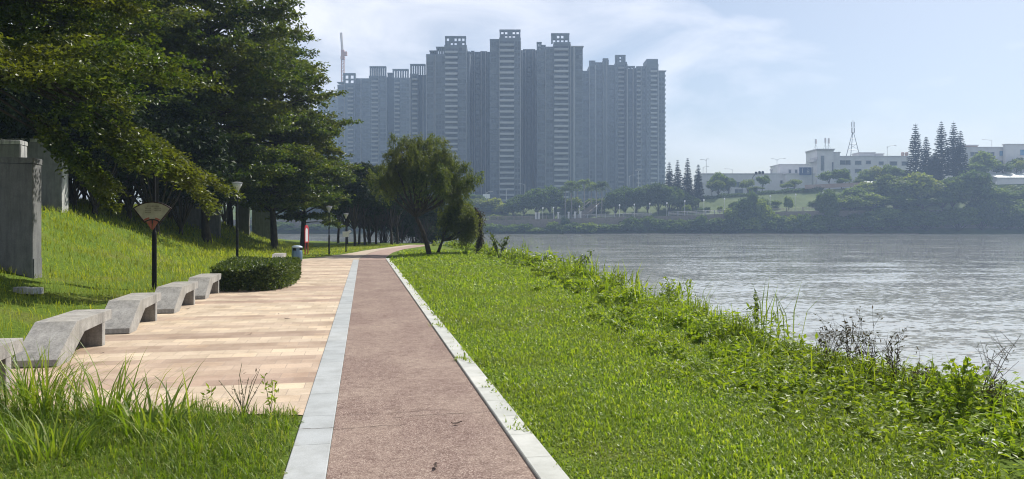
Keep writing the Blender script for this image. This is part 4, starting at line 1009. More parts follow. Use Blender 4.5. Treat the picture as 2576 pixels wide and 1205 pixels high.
tower('wide hazy tower on the left skyline with two groups of roof posts',540,11,
  [(928,972,192,0,20),(972.3,990,194,3,20,D),(990.3,1031,196,1,20)],[(929,933,195,0),(955,971,195,0),(1008,1029,199,1)],[(935,951,196,0,False),(992,1005,200,1,False)],[(952.5,953.5,193,0,Wm),(971,972.2,193,0,Lt),(1030,1031,196,1,Lt)],
  [(929,970,166,191.4,.8,12,7,1,.9),(986,1026,172,195.4,2,10,6,1,.9),(972,986,180,193.4,4,6,3,1,.8)])
tower('hazy tower beside the crane, with a bare square frame on its roof',562,11,
  [(848,866,214,1,20),(866.3,894,211,-1,22),(894.3,928,197,2,20)],[(849,865,216,1),(896,905,200,2),(910,926,200,2)],[(876,890,215,-1,False)],[(866,868,212,-1,Wm),(893,894.8,200,1.5,Lt),(906,908,198,2,Wm)],
  [(863,893.5,184,210.4,0,12,2,2,1.3)],roofs=[(846,866,205,2,8)])
tower('palest far tower at the left end of the skyline',690,11,
  [(797,826,245,2,18),(826.3,849,237,0,20)],[(799,824,248,2),(829,847,240,0)],(),[(826,827.5,238,0,Lt)],[(802,812,228,244.4,3,6,1,1,1.0)],roofs=[(824,850,234,-1,12)])
# tower crane
Yc=600; zb=11; t=thing('tower_crane','red and white tower crane with raised jib above the left towers','crane',(PX(862,Yc),Yc,zb))
def lattice(mb,p,q,w,n,r=.22):
    p=np.array(p,float);q=np.array(q,float); 
    A=[np.array([sx*w/2,sy*w/2,0]) for sx,sy in ((-1,-1),(1,-1),(1,1),(-1,1))]
    for a in A: mb.tube([p+a,q+a],r,4)
    for i in range(n):
        u=p+(q-p)*i/n; v=p+(q-p)*(i+1)/n
        for k in range(4):
            mb.tube([u+A[k],v+A[(k+1)%4]],r*.6,3,cap=False); mb.tube([u+A[k],u+A[(k+1)%4]],r*.6,3,cap=False)
zt=PZ(150,Yc)-zb
mb=MB(); lattice(mb,(0,0,-3),(0,0,zt),2.0,44); mb.build('mast',M['crane_red'],t)
mb=MB(); mb.box(-1.5,1.5,-1.5,1.5,zt,zt+2.2); mb.box(1.2,3.4,-1.4,1,zt+3,zt+6); mb.box(-1.2,1.2,-1.2,1.2,zt+2.2,zt+7.5); mb.build('cab',M['crane_red'],t)
mb=MB(); lattice(mb,(-.3,0,zt+7.5),(-1.3,0,PZ(82,Yc)-zb),1.3,16,.2); mb.build('jib',M['crane_white'],t)
mb=MB(); lattice(mb,(-1,0,PZ(201,562)-zb),(-5,0,PZ(201,562)-zb),1.2,3,.3); 

# ------------------------------------------------------------------ buildings on the right of the far bank
def block(label,name,cat,Y0,boxes,wins=(),extra=None,group=None):
    xa=min(b[0] for b in boxes); xb=max(b[1] for b in boxes); Xc=PX((xa+xb)/2,Y0); zb=float(U(Xc))
    t=thing(name,label,cat,(Xc,Y0,zb),0,group)
    for b in boxes:
        a,bb,top,off,dep=b[:5]; m=b[5] if len(b)>5 else 'bld_white'
        mb=MB(); mb.box(PX(a,Y0)-Xc,PX(bb,Y0)-Xc,off,off+dep,-5,PZ(top,Y0)-zb); mb.build('wall',M[m],t)
        mb=MB(); mb.box(PX(a,Y0)-Xc-.3,PX(bb,Y0)-Xc+.3,off-.3,off+dep+.3,PZ(top,Y0)-zb+.004,PZ(top,Y0)-zb+.45); mb.build('roof',M['bld_trim'],t)
    for w in wins:
        a,bb,top,bot,off=w[:5]; m=w[5] if len(w)>5 else 'bld_glass'
        x0,x1,z0,z1=PX(a,Y0)-Xc,PX(bb,Y0)-Xc,PZ(bot,Y0)-zb,PZ(top,Y0)-zb
        mb=MB(); f=.14
        for q in ((x0-f,x1+f,z0-f,z0),(x0-f,x1+f,z1,z1+f),(x0-f,x0,z0+.002,z1-.002),(x1,x1+f,z0+.002,z1-.002)): mb.box(q[0],q[1],off-.14,off+.05,q[2],q[3])
        n=max(1,int((x1-x0)/1.8))
        for k in range(1,n): xx=x0+(x1-x0)*k/n; mb.box(xx-.05,xx+.05,off-.1,off+.02,z0+.003,z1-.003)
        o=mb.build('window',M['bld_trim'],t)
        mb=MB()
        for k in range(n): mb.box(x0+(x1-x0)*k/n+.06,x0+(x1-x0)*(k+1)/n-.06,off-.06,off+.02,z0+.02,z1-.02)
        mb.build('pane',M[m],o)
    if extra: extra(t,Xc,zb)
    return t
block('long low white building right of the four slim conifers','low_building','building',362,[(1766,2042,438.5,0,16),(1970,2040,440,-4,4)],
  [(1847,1862,458,470,0),(1848,1868,476,489,0),(1880,1897,452,462,0),(1880,1905,476,492,0),(1962,1968,454,462,0),(1975,1985,456,466,-4),(1975,1990,474,486,-4),(2000,2015,474,486,-4),(1775,1790,456,470,0),(1800,1815,456,470,0)])
block('small two storey white building behind the blue billboard','small_building','building',372,[(1962,2032,415,0,14)],[(1983,1989,427,435,0),(1985,1991,449,456,0),(2030.2,2031.8,440,460,0),(2018,2026,452,462,0),(1999,2005,427,435,0)])
def ex(t,Xc,zb):
    Y0=380
    mb=MB(); mb.box(PX(2040,Y0)-Xc,PX(2049,Y0)-Xc,-3,6,PZ(408,Y0)-zb,PZ(402,Y0)-zb); mb.box(PX(2048,Y0)-Xc,PX(2051,Y0)-Xc,-3,6,PZ(402,Y0)-zb+.01,PZ(396,Y0)-zb); mb.build('balcony',M['bld_trim'],t)
    mb=MB(); mb.box(PX(2046,Y0)-Xc,PX(2093,Y0)-Xc,-3.4,11,PZ(380,Y0)-zb+.46,PZ(378.5,Y0)-zb+.5); mb.build('roof_slab',M['bld_trim'],t)
block('white school-like building with stair tower, antennas and lattice mast on its roof','main_building','building',380,
  [(2050,2092,380,-2,14),(2092.2,2112,384.5,0,12),(2112.3,2292,394,1,16),(2172,2212,383,5,8),(2213,2234,386,5,8)],
  [(2060,2068,393,430,-2),(2088,2091.5,409,436,-2,'bld_glass'),(2114,2141,403,414,1),(2152,2168,404,414,1),(2180,2192,404,412,1),(2212,2224,406,414,1),(2240,2258,406,416,1),(2270,2286,406,416,1),(2135,2140,426,436,1),(2152,2168,425,434,1),(2240,2262,428,440,1),(2270,2288,428,440,1),(2186,2200,426,436,1)],ex)
block('long pale building with blue windows at the right edge of the far bank','long_building','building',352,
  [(2430,2700,372,0,18),(2437,2472,364.5,4,8,'pinkwall'),(2520,2700,366,-2.5,2)],
  [(2513,2548,380,392,0,'bld_blue'),(2556,2640,378,392,-2.5,'bld_blue'),(2440,2500,383,392,0),(2556,2640,404,416,-2.5),(2513,2552,404,416,0)])
# pale roofs by the upper road
def shed(label,dx0,dx1,dyt,dyb,Y0,name='pale_roofed_shed'):
    X0,X1=PX(dx0,Y0),PX(dx1,Y0); z0,z1=PZ(dyb,Y0),PZ(dyt,Y0); t=thing(name,label,'shed',((X0+X1)/2,Y0,z0)); w=(X1-X0)/2
    h=z1-z0
    mb=MB(); mb.prism([(0,h*.15),(9,h),(9,h+.25),(0,h*.15+.25)],'x',-w,w) ; mb.build('roof',M['roofpale'],t)
    mb=MB(); mb.box(-w+.4,w-.4,.6,8.5,-3,h*.13); mb.build('wall',M['bld_white'],t)
shed('pale green sloping roof at the right edge, before the long building',2508,2650,434,450,330)
shed('small pale triangular roof on the slope left of the big right-hand trees',2196,2240,455,469,322)
t=tag(MB().prism([(-1,0),(-1,1.7),(-.6,1.7),(-.4,0)],'x',PX(2028,332),PX(2205,332)).build('earth_wall',M['pinkwall'],loc=(0,334,18.3)),'low pinkish earth coloured wall along the upper road on the right','wall')
t.rotation_euler=(0,-.045,0); t.location.z=18.3+.045*-0; t.location.z=float(U(PX(2110,332)))+.3+.045*PX(2110,332)*-1+.0
# billboard, chimney, floodlights, antennas, mast
Yb=356; X=PX(2025,Yb); zb=float(U(X)); t=thing('billboard','dark blue billboard with white strokes on a pole, before the small white building','billboard',(X,Yb,zb))
mb=MB(); mb.cbox(PX(2010,Yb)-X,PX(2040,Yb)-X,-.5,.1,PZ(440,Yb)-zb,PZ(421,Yb)-zb,.05); mb.build('panel',M['blue_sign'],t)
mb=MB(); mb.tube([(PX(2044,Yb)-X,.3,-1),(PX(2044,Yb)-X,.3,PZ(420,Yb)-zb)],.35,8); mb.build('pole',M['grey_metal'],t)
mb=MB()
for a,b,c,d in ((2016.5,2017.6,424,436),(2028,2029.2,427,437),(2032.5,2033.7,426,438),(2028,2033.7,431.5,432.6),(2030,2031,423,425)): mb.box(PX(a,Yb)-X,PX(b,Yb)-X,-.53,-.505,PZ(d,Yb)-zb,PZ(c,Yb)-zb)
mb.build('lettering',M['light_metal'],t)
Yf=350; X=PX(1910,Yf); t=thing('floodlight_mast','three round floodlights on one pole before the low white building','floodlight',(X,Yf,float(U(X)))); zb=float(U(X))
mb=MB(); mb.tube([(PX(1893,Yf)-X,0,-1),(PX(1893,Yf)-X,0,PZ(446,Yf)-zb),(PX(1900,Yf)-X,0,PZ(437,Yf)-zb),(PX(1920,Yf)-X,0,PZ(436.5,Yf)-zb)],[.22,.18,.12,.1],6); mb.build('pole',M['black_metal'],t)
for dx,dy in ((1901,435.5),(1909.5,434),(1917.5,434)):
    mb=MB(); mb.lathe([(.15,-.3),(.6,-.22),(.72,0),(.6,.24),(.15,.3)],14); o=mb.build('lamp_head',M['black_metal'],t); o.location=(PX(dx,Yf)-X,-.3,PZ(dy,Yf)-zb); o.rotation_euler=(R(80),0,R(12))
Yf=366; X=PX(1945,Yf); zb=PZ(438,Yf)
mb=MB(); mb.lathe([(.5,-1),(.45,1.9),(.8,2.0),(.8,2.5),(.3,2.6)],10); tag(mb.build('chimney_vent',M['grey_metal'],loc=(X,Yf+3,zb)),'short grey roof vent with a cap on the low white building','roof vent')
Ya=383
for dx,dt,lab in ((2051.5,350,'single antenna pole on the left of the stair tower roof'),(2075.5,347,'middle antenna pole on the stair tower roof'),(2084,347.5,'right antenna pole on the stair tower roof')):
    X=PX(dx,Ya); zb=PZ(380,Ya)+.4; h=PZ(dt,Ya)-zb; t=thing('antenna_pole',lab,'antenna',(X,Ya,zb),0,'antenna poles on the stair tower')
    mb=MB(); mb.tube([(0,0,0),(0,0,h)],.1,6); mb.tube([(0,0,h*.5),(1.3,0,0)],.05,4); mb.tube([(0,0,h*.5),(-1.0,1,0)],.05,4); mb.build('pole',M['grey_metal'],t)
    for k in range(3):
        a=k*2.1+.4; mb=MB(); mb.cbox(-.16,.16,-.09,.09,h*.55,h*.99,.03); o=mb.build('antenna_panel',M['light_metal'] if k else M['crane_red'],t); o.location=(.3*math.cos(a),.3*math.sin(a),0); o.rotation_euler=(0,0,a)
Ym=388; X=PX(2145,Ym); zb=PZ(394,Ym)+.5; h=PZ(333,Ym)-zb; t=thing('lattice_mast','tall three legged lattice antenna mast on the white building roof','antenna mast',(X,Ym,zb))
for sx_,sy in ((-3.4,0),(3.4,0),(.2,3.2)):
    mb=MB(); mb.tube([(sx_,sy,-.3),(sx_*.08,sy*.08,h)],[.19,.14],5); mb.build('leg',M['grey_metal'],t)
mb=MB()
for f_ in (.25,.5,.72):
    k=1-f_*.92; P=[(-3.4*k,0,h*f_),(3.4*k,0,h*f_),(.2*k,3.2*k,h*f_)]
    for i in range(3): mb.tube([P[i],P[(i+1)%3]],.08,4)
k=1-.25*.92; mb.tube([(-3.4*k,0,h*.25),(3.4*(1-.5*.92),0,h*.5)],.07,4); mb.tube([(3.4*k,0,h*.25),(-3.4*(1-.5*.92),0,h*.5)],.07,4)
mb.tube([(0,0,h*.9),(0,0,h+6)],.13,6)
mb.build('bracing',M['grey_metal'],t)
for k in range(6):
    a=k*1.05; mb=MB(); mb.cbox(-.17,.17,-.1,.1,0,2.6,.03); o=mb.build('antenna_panel',M['light_metal'] if k%2 else M['grey_metal'],t); o.location=(.75*math.cos(a),.75*math.sin(a),h+(2.6 if k%2 else -.2)); o.rotation_euler=(0,0,a)
for dx,lab in ((2270,'left square water tank on the white building roof'),(2280,'right square water tank on the white building roof')):
    X=PX(dx,388); mb=MB(); zb=PZ(394,388)+.46; mb.lathe([(.75,0),(.8,.4),(.8,1.5),(.5,1.75),(.1,1.8)],12); tag(mb.build('water_tank',M['pinkwall'],loc=(X,388,zb)),lab.replace('square','rusty'),'water tank')
# white road board
Y=350; X=PX(1223,Y); zb=float(U(X)); t=thing('road_board','small white board by the road in front of the tower bases','road sign',(X,Y,zb)); 
mb=MB(); mb.box(PX(1214,Y)-X,PX(1232,Y)-X,-.08,.08,PZ(499,Y)-zb,PZ(488,Y)-zb); mb.build('board',M['white_board'],t)
for s in (-1,1):
    mb=MB(); mb.tube([(s*1.1,.15,-1),(s*1.1,.15,PZ(489,Y)-zb)],.09,5); mb.build('post',M['grey_metal'],t)

# street lamps of the far roads
def street_lamp(label,dx,top,Y,arms,al=1.6):
    X=PX(dx,Y); zb=float(far_z(X,Y)); h=PZ(top,Y)-zb; t=thing('street_lamp',label,'street lamp',(X,Y,zb),0,'street lamps of the far roads')
    mb=MB(); mb.tube([(0,0,-.5),(0,0,h)],[.16,.09],6); mb.build('pole',M['light_metal'],t)
    for a in arms:
        dz=.7 if a>0 else .25
        mb=MB(); mb.tube([(0,0,h-.6),(a*al*.5,0,h-.1+dz*.5),(a*al,0,h+dz*.4)],.07,5); mb.build('arm',M['light_metal'],t)
        mb=MB(); mb.cbox(-.55,.55,-.16,.16,-.08,.1,.04); o=mb.build('lamp_head',M['light_metal'],t); o.location=(a*(al+.4),0,h+dz*.4)
for lab,dx,top,Y,arms in [
 ('short armed street lamp beside the white road board',1224,483,346,[1]),
 ('plain street lamp in front of the tallest tower base, left of the dark round trees',1273,477,346,[.4]),
 ('street lamp rising above the left end of the dark round trees',1320,463,350,[-1]),
 ('street lamp left of the pair in front of the right-hand tower group',1582,442,345,[1]),
 ('taller street lamp of the pair in front of the right-hand tower group',1606,429,345,[-.5,.5]),
 ('tall T shaped street lamp right of the four slim conifers',1776,401.5,345,[-1,.3]),
 ('lower street lamp close behind the tall T shaped one',1768,420,358,[1]),
 ('street lamp reaching left above the low white building roof',1842,425,380,[-1.6]),
 ('double armed street lamp left of the small two storey building',1954,400,346,[-1,1.5]),
 ('street lamp before the white building between the mast and the tall conifers',2231,368,344,[1.6]),
 ('curved street lamp above the long pale building on the right',2494,352,368,[-1.8])]:
    street_lamp(lab,dx,top,Y,arms,1.8)
# promenade: retaining wall, railing, globe lamps, gate pillars, stairs
mb=MB(); X=np.arange(-300,262,3.0)
for a,b in zip(X[:-1],X[1:]):
    za,zb_=float(Pz(a)),float(Pz(b))
    mb.add([(a,304.0,-.5),(b,304.0,-.5),(b,304.75,-.5),(a,304.75,-.5),(a,304.0,za+.1),(b,304.0,zb_+.1),(b,304.75,zb_+.1),(a,304.75,za+.1)],[(0,1,5,4),(4,5,6,7),(3,7,6,2)])
tag(mb.build('retaining_wall',M['wall_far']),'long brownish concrete retaining wall under the railing of the far promenade','wall')
def railing(label,xa,xb,step,m,ph=1.15):
    t=thing('promenade_railing',label,'railing',(xa,304.3,float(Pz(xa))),0,'railings of the far promenade')
    X=np.arange(xa,xb+.1,step); zr=Pz(X)-float(Pz(xa))
    mb=MB()
    for f_ in (.25,.62,1.0): mb.tube(np.stack([X-xa,0*X,zr+.1+ph*f_],1),.05 if f_<1 else .075,4)
    xb_=np.arange(xa,xb,.6)
    for q in xb_: mb.box(q-xa-.02,q-xa+.02,-.02,.02,float(Pz(q)-Pz(xa))+.25,float(Pz(q)-Pz(xa))+ph+.08)
    mb.build('rails',m,t)
    for q,zq in zip(X,zr):
        mb=MB(); mb.cbox(-.16,.16,-.16,.16,0,ph+.25,.03); o=mb.build('post',m,t); o.location=(q-xa,0,zq+.1)
railing('darker railing of the far promenade left of the stairs, below the sunny grass',-12,17,3.2,M['wall_far'])
railing('pale mesh railing of the far promenade in front of the dark round trees',19,58,3.6,M['grey_metal'],1.3)
railing('pale mesh railing of the far promenade below the four slim conifers',62,100,3.6,M['grey_metal'],1.5)
railing('railing with stout posts below the sunny lawn of the right far bank',102,128,6.5,M['wall_far'],1.3)
gl_=[(1365,521.8),(1392,520.4),(1558,514),(1595,512.7),(1634,510.2),(1677,509),(1722,503.8),(1770,501.2),(1822,498.3),(1937,491),(2001,487.5),(2070,482),(2226,474),(2505,456),(1457,517),(1500,516)]
where=['left of the pale gate pillars','beside the pale gate pillars','at the left edge of the second dark tree row','before the middle of the second tree row','before the right part of the second tree row','below the leftmost slim conifer','below the third slim conifer','at the left end of the sunny lawn','in the middle of the sunny lawn left part','above the stout posts of the railing','on the sunny lawn right of the stout posts','at the left of the big dark bank trees','beside the small triangular roof','on the green slope at the right edge','left among the palms','right among the palms']
gp0=None
for (dx,dy),wh in zip(gl_,where):
    Y=305.6 if dx<1930 else 312.5; X=PX(dx,Y); zb=float(far_z(X,Y)); h=max(3.0,PZ(dy,Y)-zb)
    lab='globe lamp on the far promenade '+wh
    if gp0 is None:
        gp0=thing('globe_lamp',lab,'lamp post',(X,Y,zb),0,'globe lamps along the far promenade')
        mb=MB(); mb.tube([(0,0,-.3),(0,0,.6),(0,0,3.6)],[.13,.09,.06],6); mb.build('pole',M['light_metal'],gp0)
        mb=MB(); mb.lathe([(.05,3.6),(.24,3.68),(.3,3.88),(.22,4.08),(.03,4.15)],12); mb.build('globe',M['white_board'],gp0,smooth=True); gp0.scale=(1,1,h/4.15)
    else: dup(gp0,(X,Y,zb),0,lab,scale=(1,1,h/4.15))
for dx,lab in ((1349,'wide pale gate pillar at the left end of the promenade landing'),(1353.5,'slim pale gate pillar next to the wide one on the promenade'),(1404,'pale gate pillar left of the promenade stairs'),(1430,'pale gate pillar in the middle of the promenade stairs'),(1446,'pale gate pillar at the right of the promenade stairs'),(1460,'pale gate pillar under the palms beside the stairs')):
    X=PX(dx,304); t=thing('gate_pillar',lab,'pillar',(X,304.4,float(Pz(X))+.1),0,'pale pillars of the promenade landing')
    mb=MB(); w=.6 if 'wide' in lab else .32; mb.cbox(-w,w,-.4,.4,-.1,2.3,.04); mb.build('shaft',M['bld_trim'],t); mb=MB(); mb.cbox(-w-.1,w+.1,-.5,.5,2.305,2.6,.04); mb.build('cap',M['bld_white'],t)
X=PX(1455,308); z0=float(Pz(X)); t=thing('promenade_stairs','grey stone stairs climbing from the far promenade to the parked cars','stairs',(X,307,z0))
mb=MB()
for i in range(16): mb.box(-2.2+i*.55,2.2+i*.55,i*1.0,(i+1)*1.0+.02*0,-.6+i*.38,.36+i*.38)
mb.build('steps',M['wall_far'],t)
for s in (-1,1):
    mb=MB(); mb.tube([(s*2.4,0,1.1),(s*2.4+8.2,15,1.1+16*.38)],.2,5); mb.build('balustrade',M['wall_far'],t)
# parked cars by the palms
def car(label,dx,Y,m,rz):
    X=PX(dx,Y); zb=float(far_z(X,Y)); t=thing('parked_car',label,'car',(X,Y,zb),rz,'cars parked above the far promenade')
    prof=[(-2.2,.35),(-2.25,.75),(-2.1,.98),(-1.5,1.05),(-.8,1.52),(.7,1.55),(1.55,1.05),(2.15,.92),(2.25,.6),(2.2,.35)]
    mb=MB(); n=len(prof); V=[(p[0],s*(.9-(.16 if p[1]>1.2 else 0)),p[1]) for s in (-1,1) for p in prof]
    mb.add(V,[(i,(i+1)%n,n+(i+1)%n,n+i) for i in range(n)]+[tuple(reversed(range(n))),tuple(range(n,2*n))]); mb.build('body',m,t)
    mb=MB()
    for s in (-1,1): mb.add([(-1.2,s*.905,1.08),(1.2,s*.905,1.08),(.65,s*.77,1.46),(-.75,s*.77,1.44)],[(0,1,2,3) if s<0 else (3,2,1,0)])
    mb.add([(1.58,-.72,1.06),(1.58,.72,1.06),(.78,.66,1.5),(.78,-.66,1.5)],[(0,1,2,3)]); mb.build('window',M['car_glass'],t)
    for a in (-1.4,1.4):
        for s in (-1,1):
            mb=MB(); mb.tube([(a,s*.72,.34),(a,s*.93,.34)],.34,12); mb.build('wheel',M['tyre'],t)
car('white car parked on the right of the pair behind the palms',1480,331,M['car_white'],.08)
car('silver car parked on the left of the pair behind the palms',1460,334,M['car_silver'],.05)

# ------------------------------------------------------------------ far vegetation
rg=np.random.default_rng(200)
def mk(kind,k):
    r=np.random.default_rng(300+k)
    if kind=='dark': return lobed_tree(r,9,.8,4.6,34,7200,.75,.5,.2)
    if kind=='green': return lobed_tree(r,9,1.0,4.4,34,6400,.7,.46,.2)
    if kind=='loose': return lobed_tree(r,8,2.4,3.2,16,2200,.6,.38,.14)
    if kind=='bush': return lobed_tree(r,3.4,.0,2.3,20,2600,.5,.32,.08)
meshes={}
for kind,n,m in (('dark',3,'leaf_far_dark'),('green',3,'leaf_far'),('loose',3,'leaf_pale'),('bush',4,'leaf_far')):
    for k in range(n):
        tb,cb=mk(kind,k+{'dark':0,'green':10,'loose':20,'bush':30}[kind]); meshes[(kind,k)]=(tb.mesh('trunk',M['bark'],True),cb.mesh('crown',M[m]))
extra_m={'bushdark':('bush','leaf_far_dark'),'greenpale':('green','leaf_pale'),'loosegreen':('loose','leaf_far'),'bushpale':('bush','leaf_pale')}
for nm,(src,m) in extra_m.items():
    for k in range(3):
        me=meshes[(src,k)][1].copy(); me.materials[0]=M[m]; meshes[(nm,k)]=(meshes[(src,k)][0],me)
BH={'dark':9,'green':9,'loose':8,'bush':3.4,'bushdark':3.4,'greenpale':9,'loosegreen':8,'bushpale':3.4}
BR={'dark':4.6,'green':4.4,'loose':3.2,'bush':2.3,'bushdark':2.3,'greenpale':4.4,'loosegreen':3.2,'bushpale':2.3}
cnt=[0]
def ftree(kind,dx,Y,top,width,label,cat='tree',group=None,base=None,name=None):
    X=PX(dx,Y); zb=float(far_z(X,Y)) if base is None else base
    h=max(1.0,PZ(top,Y)-zb); r=width*Y/F/2; cnt[0]+=1; k=cnt[0]%3
    t=thing(name or {'bush':'bank_bush','bushdark':'bank_bush','bushpale':'bank_bush'}.get(kind,'far_tree'),label,cat,(X,Y,zb-.1),cnt[0]*1.7,group); t.scale=(r/BR[kind]*1.17,r/BR[kind]*1.17,h/BH[kind]*1.07)
    for nm,me in zip(('trunk','crown'),meshes[(kind,k)]):
        o=bpy.data.objects.new(nm,me); COL.objects.link(o); o.parent=t
# dark ficus rows
for dx,top,w,Y in ((1292,500,44,316),(1318,488,56,319),(1350,474,70,318),(1383,470,62,320),(1396,480,40,322)):
    ftree('dark',dx,Y,top,w,'dense dark round tree in the row left of the palms','tree','dark round trees left of the palms')
for dx,top,w,Y in ((1548,478,52,316),(1572,472,56,319),(1600,474,54,317),(1628,466,58,321),(1655,462,58,318),(1684,466,56,316),(1712,478,48,319),(1738,492,40,320)):
    ftree('dark',dx,Y,top,w,'dense dark round tree in the row right of the palms','tree','dark round trees right of the palms')
# round trees and light trees on the right slope
for kind,dx,Y,top,w,lab in [
 ('green',1806,350,436,44,'round green tree before the low white building, beside the T shaped street lamp'),
 ('green',1832,348,445,30,'dark green tree right of the round tree before the low white building'),
 ('loose',1790,338,457,30,'pale yellowish young tree left of the round tree on the lawn edge'),
 ('loose',1806,337,452,32,'pale leafy young tree below the round tree on the lawn edge'),
 ('loose',1880,346,452,36,'loose pale tree in front of the low building windows'),
 ('loosegreen',1917,344,440,34,'darker loose tree under the floodlights'),
 ('loose',1900,338,468,34,'low pale tree under the floodlights pole'),
 ('loose',1998,348,452,40,'loose yellowish tree below the blue billboard'),
 ('loose',1980,340,460,30,'pale sapling left of the blue billboard'),
 ('loosegreen',2085,344,430,48,'loose tree in front of the stair tower'),
 ('green',2116,342,424,40,'green tree right of the stair tower base'),
 ('loosegreen',2120,336,448,28,'small dark tree beside the low earth wall'),
 ('green',2178,346,428,44,'green tree before the white building below the mast'),
 ('loose',2160,340,452,36,'small pale tree before the low earth wall'),
 ('greenpale',2200,346,421,44,'yellowish tree before the white building right of the mast'),
 ('green',2232,345,416,46,'green tree under the street lamp before the white building'),
 ('green',2262,343,424,44,'green tree left of the tall conifers'),
 ('green',2470,342,386,60,'green tree in front of the long pale building'),
 ('green',2450,338,410,56,'bushy tree at the right foot of the tall conifers'),
 ('loosegreen',2525,340,410,46,'loose tree beside the pale green roof'),
 ('loose',2556,346,396,40,'yellowish slender tree before the blue windows'),
 ('loose',2568,340,404,30,'pale tree at the right edge by the pale green roof'),
]: ftree(kind,dx,Y,top,w,lab)
# slim conifers
def conifer(label,dx,Y,top,wid,seed,group):
    r=np.random.default_rng(seed); X=PX(dx,Y); zb=float(far_z(X,Y)); H=PZ(top,Y)-zb; Rm=wid*Y/F/2
    t=thing('slim_conifer',label,'conifer',(X,Y,zb-.1),0,group); tb=MB(); cb=MB(); tb.tube([(0,0,-.5),(0,0,H*.5),(0,0,H)],[.28,.18,.03],6)
    z=H*.12; P=[];D=[];Nn=[];Ln=[]
    while z<H*.985:
        f_=(z-H*.12)/(H*.88); L=Rm*1.3*(1-f_)**.8*(.82+.18*r.random())+.15; nb=8; a0=r.uniform(0,6.28)
        for b in range(nb):
            if r.random()<.06: continue
            a=a0+b*6.283/nb+r.normal(0,.08); l=L*r.uniform(.8,1.1); d=np.array([math.cos(a),math.sin(a),0]); n=max(4,int(l/.16))
            tt=np.linspace(.08,1,n); up=.30*tt+.10*tt**2
            for q in (-1,-.4,.4,1):
                P.append(np.array([0,0,z])+d*(tt*l)[:,None]+np.array([0,0,1])*(up*l*.55)[:,None]+r.normal(0,.03,(n,3)))
                D.append(np.tile(d*.8+np.array([-d[1],d[0],0])*q*.9+np.array([0,0,.4]),(n,1))); Nn.append(np.tile([0,0,1.],(n,1))+r.normal(0,.4,(n,3))); Ln.append(np.full(n,min(.75,.16+.34*l)))
            tb.tube([(0,0,z),tuple(np.array([0,0,z])+d*l*.6+np.array([0,0,l*.14]))],[.05,.03],3,cap=False)
        z+=max(.5,H*.034)*r.uniform(.85,1.15)
    P=np.concatenate(P);n=len(P); cb.leaves(P,np.concatenate(Nn),np.concatenate(D),np.concatenate(Ln)*r.uniform(.7,1.2,n),.34,simple=True)
    tb.build('trunk',M['bark'],t); cb.build('crown',M['leaf_pine'],t)
for dx,top,w,lab in ((1683,406,27,'leftmost of the four slim conifers beside the last far tower'),(1704,402,27,'second slim conifer from the far tower edge'),(1729,397,27,'tallest of the four slim conifers near the far tower edge'),(1756,412,24,'slim conifer standing alone right of the other three')):
    conifer(lab,dx,324,top,w,int(dx),'slim conifers by the last tower')
for dx,top,w,Y,lab in ((2302,309,38,334,'tall conifer at the left of the right-hand conifer cluster'),(2329,342,32,332,'shortest conifer in the right-hand cluster'),(2367,303,40,334,'tall conifer with open tiers in the middle of the right-hand cluster'),(2398,303,38,336,'tall dense conifer at the right of the right-hand cluster'),(2416,328,32,334,'conifer leaning against the tall dense one at the right'),(2350,384,40,331,'low dark conifer filling the foot of the right-hand cluster')):
    conifer(lab,dx,Y,top,w,int(dx),'conifers before the white building')
# palms
def palm_mesh(seed):
    r=np.random.default_rng(seed); tb=MB(); cb=MB(); H=10.5
    tb.tube([(0,0,-.3),(.05,0,3),(.1,0,H-1.6)],[.26,.24,.17],8); tb.tube([(.1,0,H-1.6),(.1,0,H-.2)],[.16,.11],8)
    P=[];D=[];Nn=[]
    for f_ in range(18):
        a=f_*2.399; el=r.uniform(-.1,1.15); d=np.array([math.cos(a),math.sin(a),0]); L=3.0*r.uniform(.85,1.1); n=26; tt=np.linspace(.05,1,n)
        x=L*(tt*math.cos(el)); z=L*(tt*math.sin(el)-.62*tt**2.2); c=np.array([.1,0,H-.3])+d*x[:,None]+np.array([0,0,1])*z[:,None]
        tb.tube(c[::5],np.linspace(.05,.015,len(c[::5])),4,cap=False); side=np.array([-d[1],d[0],0])
        for s in (-1,1):
            P.append(c); D.append(np.tile(side*s*.8+d*.45+np.array([0,0,-.45]),(n,1))+r.normal(0,.12,(n,3))); Nn.append(np.tile([0,0,1.],(n,1))+r.normal(0,.35,(n,3)))
    P=np.concatenate(P); n=len(P); cb.leaves(P,np.concatenate(Nn),np.concatenate(D),1.0*r.uniform(.7,1.1,n),.2,simple=True)
    return tb.mesh('trunk',M['grey_palm'],True),cb.mesh('crown',M['leaf_far'])
M['grey_palm']=surf('palm_trunk',(.18,.17,.15),(.27,.255,.23),scale=2,rough=.9)
pm=[palm_mesh(i) for i in range(3)]
for i,(dx,top,Y,lab) in enumerate([(1421,472,314,'leftmost palm, slightly lower than the others'),(1437,456,316,'second palm from the left in the palm group'),(1452,466,322,'palm with a half hidden trunk left of the parked silver car'),(1470,452,315,'tallest palm in the middle of the palm group'),(1487,460,321,'palm standing before the white parked car'),(1499,462,316,'palm right of the white parked car'),(1513,458,315,'rightmost palm, next to the dark round trees')]):
    X=PX(dx,Y); zb=float(far_z(X,Y)); t=thing('palm_tree',lab,'palm',(X,Y,zb-.1),i*1.1,'royal palms by the stairs'); s=(PZ(top-6,Y)-zb)/11.8; t.scale=(s*.95,s*.95,s)
    for nm,me in zip(('trunk','crown'),pm[i%3]):
        o=bpy.data.objects.new(nm,me); COL.objects.link(o); o.parent=t
